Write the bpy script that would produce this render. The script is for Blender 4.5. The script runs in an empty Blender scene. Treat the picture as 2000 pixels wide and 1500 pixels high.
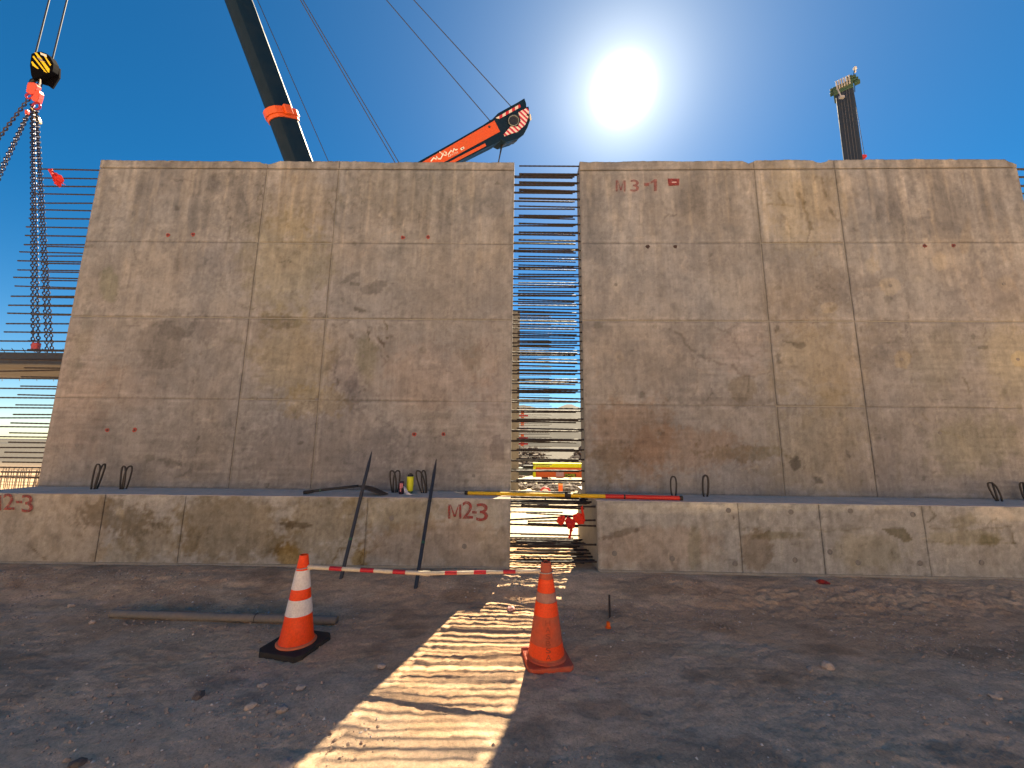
import bpy, bmesh, math, random
import numpy as np
from mathutils import Vector, Matrix, Quaternion
random.seed(7); rng=np.random.default_rng(11)
SC=bpy.context.scene; COL=SC.collection
R=math.radians
# ------------------------------------------------------------------ camera
CAMZ=1.6; PITCH=.1547; ROLL=.0113; FPX=751.
cd=bpy.data.cameras.new('camera'); cd.sensor_width=36; cd.lens=36*FPX/2000; cd.clip_start=.05; cd.clip_end=6000
cam=bpy.data.objects.new('camera',cd); COL.objects.link(cam); SC.camera=cam
_f=np.array([0,math.cos(PITCH),math.sin(PITCH)]); _u=np.array([0,-math.sin(PITCH),math.cos(PITCH)]); _r=np.array([1.,0,0])
CR=_r*math.cos(ROLL)+_u*math.sin(ROLL); CU=_u*math.cos(ROLL)-_r*math.sin(ROLL); CF=_f; CP=np.array([0,0,CAMZ])
cam.matrix_world=Matrix(((CR[0],CU[0],-CF[0],0),(CR[1],CU[1],-CF[1],0),(CR[2],CU[2],-CF[2],CAMZ),(0,0,0,1)))
# ------------------------------------------------------------------ sky and sun
SUN_EL=R(44.9); SUN_AZ=R(17.8)
sdir=np.array([math.sin(SUN_AZ)*math.cos(SUN_EL),math.cos(SUN_AZ)*math.cos(SUN_EL),math.sin(SUN_EL)])
W=bpy.data.worlds.new('World'); SC.world=W; W.use_nodes=True; nt=W.node_tree; nt.nodes.clear()
out=nt.nodes.new('ShaderNodeOutputWorld'); bg=nt.nodes.new('ShaderNodeBackground'); sky=nt.nodes.new('ShaderNodeTexSky')
sky.sky_type='NISHITA'; sky.sun_disc=False; sky.sun_elevation=SUN_EL; sky.sun_rotation=SUN_AZ
sky.altitude=2600; sky.air_density=1.0; sky.dust_density=.15; sky.ozone_density=3.0
bg.inputs['Strength'].default_value=.05
hs=nt.nodes.new('ShaderNodeHueSaturation'); hs.inputs['Saturation'].default_value=1.40; hs.inputs['Value'].default_value=.82
nt.links.new(sky.outputs[0],hs.inputs['Color'])
# aureole round the sun: a glow added into the sky colour
tc=nt.nodes.new('ShaderNodeTexCoord'); dp=nt.nodes.new('ShaderNodeVectorMath'); dp.operation='DOT_PRODUCT'
dp.inputs[1].default_value=tuple(sdir); nt.links.new(tc.outputs['Generated'],dp.inputs[0])
def wm(op,a,b=None):
    n=nt.nodes.new('ShaderNodeMath'); n.operation=op
    for i,v in enumerate((a,b)):
        if v is None: continue
        if isinstance(v,(int,float)): n.inputs[i].default_value=v
        else: nt.links.new(v,n.inputs[i])
    return n.outputs[0]
c0=wm('MAXIMUM',dp.outputs['Value'],0.0)
aur=wm('ADD',wm('ADD',wm('MULTIPLY',wm('POWER',c0,2200.),60.),wm('MULTIPLY',wm('POWER',c0,200.),3.)),wm('ADD',wm('MULTIPLY',wm('POWER',c0,40.),1.3),wm('MULTIPLY',wm('POWER',c0,10.),.6)))
ac=nt.nodes.new('ShaderNodeVectorMath'); ac.operation='SCALE'; ac.inputs[0].default_value=(.90,1.,1.06); nt.links.new(aur,ac.inputs['Scale'])
ad=nt.nodes.new('ShaderNodeVectorMath'); ad.operation='ADD'; nt.links.new(hs.outputs[0],ad.inputs[0]); nt.links.new(ac.outputs[0],ad.inputs[1])
nt.links.new(ad.outputs[0],bg.inputs[0]); nt.links.new(bg.outputs[0],out.inputs[0])
sl=bpy.data.lights.new('sun','SUN'); sl.energy=5.0; sl.angle=R(.53); sl.color=(1,.93,.80)
so=bpy.data.objects.new('sun',sl); COL.objects.link(so); so.rotation_mode='QUATERNION'
so.rotation_quaternion=Vector(tuple(sdir)).to_track_quat('Z','Y')
vs=SC.view_settings; vs.view_transform='Standard'; vs.look='None'; vs.gamma=1; vs.use_curve_mapping=False; vs.exposure=2.12; vs.use_white_balance=True; vs.white_balance_temperature=8400; vs.white_balance_tint=8
# ------------------------------------------------------------------ picture <-> place helpers
def ray(px,py): return CF+CR*(px-1000)/FPX+CU*(750-py)/FPX
def aty(px,py,Y): d=ray(px,py); return CP+d*(Y/d[1])
def atz(px,py,z): d=ray(px,py); return CP+d*((z-CAMZ)/d[2])
def onplane(px,py,P0,N):
    d=ray(px,py); return CP+d*(np.dot(np.array(P0)-CP,N)/np.dot(d,N))
def proj(X,Y,Z):
    dx,dy,dz=X-CP[0],Y-CP[1],Z-CP[2]
    w=dx*CF[0]+dy*CF[1]+dz*CF[2]
    return 1000+FPX*(dx*CR[0]+dy*CR[1]+dz*CR[2])/w, 750-FPX*(dx*CU[0]+dy*CU[1]+dz*CU[2])/w
# ------------------------------------------------------------------ noise
_T=rng.random((257,257)); _T[256]=_T[0]; _T[:,256]=_T[:,0]
def vn(x,y,s=0):
    x=np.asarray(x,float)+s*17.31; y=np.asarray(y,float)+s*9.77
    xi=np.floor(x).astype(int); yi=np.floor(y).astype(int); fx=x-xi; fy=y-yi; xi%=256; yi%=256
    fx=fx*fx*(3-2*fx); fy=fy*fy*(3-2*fy)
    return (_T[xi,yi]*(1-fx)+_T[xi+1,yi]*fx)*(1-fy)+(_T[xi,yi+1]*(1-fx)+_T[xi+1,yi+1]*fx)*fy
def fbm(x,y,s=0,o=4):
    r=0;a=.5;t=0
    for i in range(o): r=r+a*vn(x*2**i,y*2**i,s+i*3); t+=a; a*=.5
    return r/t
def sst(a,b,x): t=np.clip((x-a)/(b-a),0,1); return t*t*(3-2*t)
# ------------------------------------------------------------------ object helpers
def tag(o,label=None,cat=None,group=None,kind=None):
    if label: o['label']=label
    if cat: o['category']=cat
    if group: o['group']=group
    if kind: o['kind']=kind
    return o
def empty(name,loc,label,cat,group=None):
    o=bpy.data.objects.new(name,None); o.location=tuple(loc); o.empty_display_size=.2; COL.objects.link(o)
    return tag(o,label,cat,group)
def wloc(o):
    v=Vector(o.location)
    return v+wloc(o.parent) if o.parent else v
class M:
    def __init__(s): s.v=[]; s.f=[]; s.mi=[]
    def add(s,v,f,mi=0):
        n=len(s.v); s.v+= [tuple(map(float,p)) for p in v]; s.f+=[tuple(i+n for i in q) for q in f]; s.mi+=[mi]*len(f); return s
    def box(s,a,b,mi=0):
        x0,y0,z0=a;x1,y1,z1=b
        return s.add([(x0,y0,z0),(x1,y0,z0),(x1,y1,z0),(x0,y1,z0),(x0,y0,z1),(x1,y0,z1),(x1,y1,z1),(x0,y1,z1)],[(0,3,2,1),(4,5,6,7),(0,1,5,4),(1,2,6,5),(2,3,7,6),(3,0,4,7)],mi)
    def obox(s,c,ax,mi=0):      # centre, three half-axis vectors
        c=np.array(c);a,b,d=[np.array(q,float) for q in ax]; V=[]
        for k in (-1,1):
            for i,j in ((-1,-1),(1,-1),(1,1),(-1,1)): V.append(c+a*i+b*j+d*k)
        return s.add(V,[(0,3,2,1),(4,5,6,7),(0,1,5,4),(1,2,6,5),(2,3,7,6),(3,0,4,7)],mi)
    def tube(s,pts,r,n=8,closed=False,cap=True,mi=0):
        pts=[np.array(p,float) for p in pts]; m=len(pts); rs=r if hasattr(r,'__len__') else [r]*m
        base=len(s.v); prev=None
        for i,p in enumerate(pts):
            if closed: t=pts[(i+1)%m]-pts[i-1]
            else: t=pts[min(i+1,m-1)]-pts[max(i-1,0)]
            t=t/(np.linalg.norm(t)+1e-9)
            if prev is None:
                a=np.array([0,0,1.]) if abs(t[2])<.9 else np.array([1.,0,0]); a=a-t*np.dot(a,t); a/=np.linalg.norm(a)
            else:
                a=prev-t*np.dot(prev,t); a/=np.linalg.norm(a)+1e-9
            prev=a; b=np.cross(t,a)
            for k in range(n):
                w=2*math.pi*k/n; s.v.append(tuple(p+(a*math.cos(w)+b*math.sin(w))*rs[i]))
        for i in range(m if closed else m-1):
            j=(i+1)%m
            for k in range(n):
                l=(k+1)%n; s.f.append((base+i*n+k,base+i*n+l,base+j*n+l,base+j*n+k)); s.mi.append(mi)
        if cap and not closed:
            s.f.append(tuple(base+k for k in range(n))[::-1]); s.f.append(tuple(base+(m-1)*n+k for k in range(n))); s.mi+=[mi,mi]
        return s
    def prism(s,poly,nrm,d0,d1,mi=0):   # polygon of 3-D points extruded along nrm from d0 to d1
        n=np.array(nrm,float); k=len(poly); P=[np.array(p,float) for p in poly]
        V=[p+n*d0 for p in P]+[p+n*d1 for p in P]
        F=[tuple(range(k))[::-1],tuple(range(k,2*k))]+[(i,(i+1)%k,k+(i+1)%k,k+i) for i in range(k)]
        return s.add(V,F,mi)
    def lathe(s,prof,n=32,c=(0,0,0),mi=0,cap=True):
        base=len(s.v)
        for r,z in prof:
            for k in range(n): w=2*math.pi*k/n; s.v.append((c[0]+r*math.cos(w),c[1]+r*math.sin(w),c[2]+z))
        for i in range(len(prof)-1):
            for k in range(n):
                l=(k+1)%n; s.f.append((base+i*n+k,base+i*n+l,base+(i+1)*n+l,base+(i+1)*n+k)); s.mi.append(mi)
        return s
    def mesh(s,name,mats,origin=(0,0,0),smooth=False):
        me=bpy.data.meshes.new(name); o=origin
        me.from_pydata([(a-o[0],b-o[1],c-o[2]) for a,b,c in s.v],[],s.f)
        for m in (mats if isinstance(mats,(list,tuple)) else [mats]): me.materials.append(m)
        if any(s.mi): me.polygons.foreach_set('material_index',s.mi)
        bm=bmesh.new(); bm.from_mesh(me); bmesh.ops.recalc_face_normals(bm,faces=bm.faces); bm.to_mesh(me); bm.free()
        if smooth: me.polygons.foreach_set('use_smooth',[True]*len(me.polygons)); 
        me.update(); return me
    def build(s,name,mats,parent=None,smooth=False,origin=None,angle=None,bevel=0):
        if origin is None: origin=tuple(wloc(parent)) if parent else (0,0,0)
        me=s.mesh(name,mats,origin,smooth or angle is not None)
        o=bpy.data.objects.new(name,me); COL.objects.link(o)
        if parent: o.parent=parent; o.location=Vector(origin)-wloc(parent)
        else: o.location=origin
        if angle is not None: me.set_sharp_from_angle(angle=R(angle))
        if bevel:
            b=o.modifiers.new('bevel','BEVEL'); b.width=bevel; b.segments=2; b.limit_method='ANGLE'; b.angle_limit=R(35)
        return o
# ------------------------------------------------------------------ materials
def mat(name,col=(.5,.5,.5),rough=.6,metal=0,spec=.4):
    m=bpy.data.materials.new(name); m.use_nodes=True; b=m.node_tree.nodes['Principled BSDF']
    b.inputs['Base Color'].default_value=(*col,1); b.inputs['Roughness'].default_value=rough; b.inputs['Metallic'].default_value=metal
    b.inputs['Specular IOR Level'].default_value=spec
    return m
class N:
    def __init__(s,m): s.m=m; s.t=m.node_tree; s.b=s.t.nodes['Principled BSDF']; s.tc=s.t.nodes.new('ShaderNodeTexCoord')
    def n(s,k,**kw):
        x=s.t.nodes.new(k)
        for a,b in kw.items(): setattr(x,a,b)
        return x
    def l(s,a,b): s.t.links.new(a,b)
    def noise(s,scale,detail=4,rough=.55,vec=None,stretch=None,dist=0):
        x=s.n('ShaderNodeTexNoise'); x.inputs['Scale'].default_value=scale; x.inputs['Detail'].default_value=detail; x.inputs['Roughness'].default_value=rough; x.inputs['Distortion'].default_value=dist
        v=vec or s.tc.outputs['Object']
        if stretch:
            mp=s.n('ShaderNodeMapping'); mp.inputs['Scale'].default_value=stretch; s.l(v,mp.inputs[0]); v=mp.outputs[0]
        s.l(v,x.inputs['Vector']); return x.outputs['Fac']
    def ramp(s,f,*st):
        r=s.n('ShaderNodeValToRGB'); e=r.color_ramp.elements
        while len(e)<len(st): e.new(.5)
        for i,(p,c) in enumerate(st): e[i].position=p; e[i].color=(*(c if hasattr(c,'__len__') else (c,c,c)),1)
        s.l(f,r.inputs[0]); return r.outputs[0]
    def mix(s,f,a,b,mode='MIX'):
        x=s.n('ShaderNodeMix',data_type='RGBA',blend_type=mode)
        for sk,v in ((x.inputs[0],f),(x.inputs[6],a),(x.inputs[7],b)):
            if isinstance(v,(int,float)): sk.default_value=v
            elif hasattr(v,'__len__'): sk.default_value=(*v,1)
            else: s.l(v,sk)
        return x.outputs[2]
    def math(s,op,a,b=None):
        x=s.n('ShaderNodeMath',operation=op)
        for i,v in enumerate((a,b)):
            if v is None: continue
            if isinstance(v,(int,float)): x.inputs[i].default_value=v
            else: s.l(v,x.inputs[i])
        return x.outputs[0]
    def bump(s,h,strength=.4,dist=.01,prev=None):
        x=s.n('ShaderNodeBump'); x.inputs['Strength'].default_value=strength; x.inputs['Distance'].default_value=dist
        s.l(h,x.inputs['Height']); 
        if prev: s.l(prev,x.inputs['Normal'])
        s.l(x.outputs[0],s.b.inputs['Normal']); return x.outputs[0]
def dirty(name,col,rough=.5,metal=0,amt=.5,scale=6,dirt=(.16,.12,.09),lo=.45,hi=.7):
    m=mat(name,col,rough,metal); k=N(m)
    f=k.ramp(k.noise(scale,6,.65),(lo,0),(hi,1)); f2=k.math('MULTIPLY',f,amt)
    c=k.mix(f2,col,dirt); v=k.ramp(k.noise(scale*7,3),(.3,.86),(.7,1.08)); c=k.mix(1,c,v,'MULTIPLY')
    k.l(c,k.b.inputs['Base Color']); k.bump(k.noise(scale*12,3),.12,.004)
    rr=k.ramp(f,(0,rough),(1,min(1,rough+.3))); k.l(rr,k.b.inputs['Roughness'])
    return m
def concrete(name,painted=True,base=(.37,.315,.25),scale=1):
    m=mat(name,base,.9,0,.25); k=N(m)
    col=base
    if painted:
        a=k.n('ShaderNodeVertexColor'); a.layer_name='Col'; col=a.outputs[0]
    big=k.ramp(k.noise(1.1*scale,6,.62,dist=.6),(.32,(.86,.86,.87)),(.5,(1,1,1)),(.68,(1.1,1.08,1.04)))
    c=k.mix(.8,col,big,'MULTIPLY')
    med=k.ramp(k.noise(7*scale,8,.7,dist=.4),(.3,.82),(.5,1.),(.72,1.14)); c=k.mix(.85,c,med,'MULTIPLY')
    st=k.ramp(k.noise(5*scale,6,.6,stretch=(5,5,.45)),(.35,.9),(.6,1.06)); c=k.mix(.6,c,st,'MULTIPLY')
    fi=k.ramp(k.noise(60*scale,5,.75),(.3,.78),(.52,1.),(.75,1.2)); c=k.mix(.7,c,fi,'MULTIPLY')
    vo=k.n('ShaderNodeTexVoronoi'); vo.inputs['Scale'].default_value=17*scale; k.l(k.tc.outputs['Object'],vo.inputs['Vector'])
    pr=k.ramp(vo.outputs['Distance'],(.045,.45),(.085,1)); pm=k.ramp(k.noise(2.3*scale,3),(.5,0),(.62,1))
    c=k.mix(pm,c,k.mix(1,c,pr,'MULTIPLY'))
    # fine dark worm lines left by the form release agent
    w=k.ramp(k.noise(9*scale,7,.62,dist=1.6),(.485,1),(.5,.72),(.515,1)); wm_=k.ramp(k.noise(1.6*scale,3),(.5,0),(.62,.8)); c=k.mix(wm_,c,k.mix(1,c,w,'MULTIPLY'))
    k.l(c,k.b.inputs['Base Color'])
    b1=k.bump(k.noise(30*scale,8,.7),.25,.006); k.bump(pr,.25,.004,b1)
    return m
MC=concrete('cast_concrete'); MCP=concrete('cast_concrete_plain',False,(.27,.255,.23)); 
MREB=dirty('rebar_steel',(.030,.027,.030),.65,.3,.35,14,(.09,.055,.04))
MORANGE=dirty('orange_crane_paint',(.62,.085,.02),.4,0,.25,3,(.25,.09,.05))
MBLACK=dirty('black_crane_paint',(.003,.015,.032),.5,0,.15,2,(.015,.03,.045)); MBLACK.node_tree.nodes['Principled BSDF'].inputs['Specular IOR Level'].default_value=.15
MDARK=dirty('dark_steel',(.035,.037,.042),.45,.5,.4,8,(.08,.06,.05))
MCABLE=mat('wire_rope',(.05,.055,.06),.5,.5)
MWHITE=dirty('white_paint',(.7,.68,.64),.5,0,.3,5)
MRED=dirty('red_paint',(.5,.02,.03),.45,0,.25,8)
MYEL=dirty('yellow_paint',(.75,.55,.02),.45,0,.15,8)
MGREEN=dirty('green_crane_paint',(.035,.085,.05),.6,0,.3,4)
MCHAIN=dirty('chain_steel',(.05,.05,.075),.35,.7,.3,20,(.10,.07,.05))
MREDHOOK=dirty('red_hook_paint',(.62,.06,.04),.3,0,.2,20)
MBRASS=dirty('brass_fitting',(.65,.5,.25),.3,.6,.3,20)
# ------------------------------------------------------------------ ground
def gz(x,y):
    x=np.asarray(x,float); y=np.asarray(y,float)
    b=-.15*(1-sst(4.35,5.12,y))
    near=np.exp(-((np.maximum(np.abs(x)-10,0))/6)**2)*np.exp(-((np.maximum(np.abs(y-3)-5,0))/5)**2)
    n=(fbm(x*.9,y*.9,1)-.5)*.035+(fbm(x*4.5,y*4.5,2)-.5)*(.010+.020*sst(4.0,4.6,y))+(fbm(x*15,y*15,3,3)-.5)*.012+(np.abs(fbm(x*34,y*34,33,2)-.5)*-.022)*(.4+1.0*sst(.45,.6,fbm(x*1.5,y*3,38)))
    clod=sst(1.9,3.0,x)*sst(7.2,6,x)*np.exp(-((y-4.62)/.33)**2)
    n=n+clod*(.03+ (np.abs(fbm(x*17,y*17,5,4)-.5)*.11-.02))
    # wheel rut diagonals at the lower right and lower left
    n=n+.010*np.sin((x*.8-y*1.9)*2.1+fbm(x,y,8)*5)*sst(3.9,2.8,y)
    rid=1-np.abs(2*fbm(x*2.2+9,y*6,6,3)-1); n=n+sst(5.2,4.5,y)*sst(3.7,4.4,y)*rid*.022
    far=sst(14,60,np.abs(y)+np.abs(x)*.6)*(fbm(x*.03,y*.03,4)-.5)*.5
    edge=np.exp(-((y-5.2)/.1)**2)*.012
    return b+n*near+far*0.6*(y>0)+edge*near
def axis(lo,hi,step,far,g=1.13):
    a=list(np.arange(lo,hi,step)); s=step; v=a[-1]
    while v<far: s*=g; v+=s; a.append(v)
    s=step; v=a[0]; b=[]
    while v>-far: s*=g; v-=s; b.append(v)
    return np.array(b[::-1]+a)
xs=axis(-6.5,7.2,.026,3500); ys=axis(2.0,5.6,.020,3500,1.10)
GX,GY=np.meshgrid(xs,ys); GZ=gz(GX,GY)
nx,ny=len(xs),len(ys)
me=bpy.data.meshes.new('ground'); 
me.vertices.add(nx*ny); me.vertices.foreach_set('co',np.stack([GX,GY,GZ],-1).ravel())
ii=(np.arange(ny-1)[:,None]*nx+np.arange(nx-1)[None]).ravel()
q=np.stack([ii,ii+1,ii+nx+1,ii+nx],-1)
me.loops.add(q.size); me.loops.foreach_set('vertex_index',q.ravel()); me.polygons.add(len(q)); me.polygons.foreach_set('loop_start',np.arange(0,q.size,4)); me.polygons.foreach_set('use_smooth',np.ones(len(q),bool)); me.update()
px_,py_=proj(GX,np.maximum(GY,.8),GZ)
# earth colours: reddish brown fill, greyer compacted crust, pale dust
red=np.array([.540,.335,.205]); grey=np.array([.620,.425,.290]); tan=np.array([.590,.410,.265])
w1=sst(.38,.66,fbm(GX*.55+3,GY*.8,10)*.7+fbm(GX*3,GY*5,11)*.3+sst(3.6,2.4,GY)*.22+sst(3,6,GX)*sst(4,3,GY)*.1-.06)
w2=sst(.55,.72,fbm(GX*1.2,GY*3.2,12)*.75+fbm(GX*7,GY*11,13)*.25+.12*np.exp(-((GY-4.7)/.3)**2))
gc=red[None,None]*(1-w1[...,None])+grey[None,None]*w1[...,None]; gc=gc*(1-w2[...,None]*.75)+tan*w2[...,None]*.75
gc=gc*(0.82+.36*fbm(GX*9,GY*14,14))[...,None]
damp=sst(.60,.72,fbm(GX*1.6+7,GY*2.6,15)); gc=gc*(1-.28*damp)[...,None]
farw=sst(7,30,GY); fc=np.array([.12,.105,.09]); lw=sst(200,20,GX-(-30))
band=sst(.47,.55,fbm(GX*.002,GY*.012,16)); fcol=np.array([.070,.062,.055])*(1-band[...,None])+np.array([.040,.041,.044])*band[...,None]
gc=gc*(1-farw[...,None])+fcol*farw[...,None]
pale=sst(6.4,7.4,GY)*sst(40,15,GY)*sst(-11,-6,GX); gc=gc*(1-pale[...,None])+np.array([.44,.37,.28])*pale[...,None]*(0.85+.3*fbm(GX*3,GY*3,18))[...,None]
ca=me.color_attributes.new('Col','FLOAT_COLOR','POINT'); ca.data.foreach_set('color',np.concatenate([gc,np.ones((ny,nx,1))],-1).ravel())
MG=mat('dirt',(.15,.1,.08),.95,0,.15); k=N(MG); a=k.n('ShaderNodeVertexColor'); a.layer_name='Col'
c=k.mix(.9,a.outputs[0],k.ramp(k.noise(40,9,.8),(.3,.58),(.48,1.),(.72,1.42)),'MULTIPLY')
c=k.mix(.6,c,k.ramp(k.noise(5,6,.6,stretch=(1,2.6,1)),(.35,.84),(.65,1.15)),'MULTIPLY')
vo=k.n('ShaderNodeTexVoronoi'); vo.inputs['Scale'].default_value=75; k.l(k.tc.outputs['Object'],vo.inputs['Vector'])
sp=k.ramp(vo.outputs['Distance'],(.12,1),(.2,0)); vm=k.ramp(k.noise(6,4),(.52,0),(.6,.6)); cr_=k.n('ShaderNodeSeparateColor'); k.l(vo.outputs['Color'],cr_.inputs[0])
spf=k.math('MULTIPLY',k.math('MULTIPLY',sp,vm),k.ramp(cr_.outputs[0],(.55,0),(.6,1))); c=k.mix(spf,c,(.62,.52,.44))
k.l(c,k.b.inputs['Base Color']); b1=k.bump(k.noise(60,10,.8),.6,.015); b2=k.bump(k.noise(16,8,.7),.4,.04,b1); k.bump(sp,.3,.008,b2)
me.materials.append(MG); go=bpy.data.objects.new('ground',me); COL.objects.link(go); tag(go,kind='structure')
# unseen dirt bank added behind the viewer to bounce warm light into the shade
bx=np.linspace(-34,34,90); by=np.linspace(0,1,14); BX,BT=np.meshgrid(bx,by)
bh=5.2*sst(0,1,BT)*(1-.55*sst(14,34,np.abs(BX)))+(fbm(BX*.5,BT*4,70)-.5)*.9*BT; BYY=-6.2-7.5*BT-(fbm(BX*.25,BT,71)-.5)*2.5
bv=np.stack([BX,BYY,bh-.35],-1).reshape(-1,3); bf=[(j*90+i,j*90+i+1,(j+1)*90+i+1,(j+1)*90+i) for j in range(13) for i in range(89)]
bm_=bpy.data.meshes.new('bounce_bank'); bm_.from_pydata(bv.tolist(),[],bf); cb=bm_.color_attributes.new('Col','FLOAT_COLOR','POINT'); cb.data.foreach_set('color',np.tile([.48,.375,.285,1.],len(bv))); bm_.materials.append(MG)
bo=bpy.data.objects.new('bounce_bank',bm_); COL.objects.link(bo); tag(bo,kind='structure')
# ------------------------------------------------------------------ wall frames
class Fr:
    def __init__(s,A,B):
        s.A=np.array(A,float); B=np.array(B,float); s.L=float(np.linalg.norm(B-s.A)); s.t=(B-s.A)/s.L; s.n=np.array([s.t[1],-s.t[0]])   # towards the camera
    def P(s,u,z,d=0):   # d = out of the face towards the camera
        return np.array([s.A[0]+s.t[0]*u+s.n[0]*d, s.A[1]+s.t[1]*u+s.n[1]*d, z])
    def hit(s,px,py,d=0):
        N3=np.array([s.n[0],s.n[1],0]); Q=onplane(px,py,s.P(0,0,d),N3); return float((Q[:2]-s.A)@s.t), float(Q[2])
FL=Fr((-7.237,6.070),(-.002,6.013)); FLF=Fr((-7.237,5.290),(-.002,5.284)); FR=Fr((1.125,5.982),(8.41,5.795)); FRF=Fr((1.125,5.213),(8.41,5.029))
ZB=.88; ZT=6.43; TH=.34
def seg(pts):
    return [np.array(p,float) for p in pts]
def pdist(X,Y,pts):
    d=np.full(X.shape,1e9)
    for a,b in zip(pts[:-1],pts[1:]):
        ax,ay=a;bx,by=b; vx,vy=bx-ax,by-ay; t=np.clip(((X-ax)*vx+(Y-ay)*vy)/(vx*vx+vy*vy+1e-9),0,1); d=np.minimum(d,np.hypot(X-ax-t*vx,Y-ay-t*vy))
    return d
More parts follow.
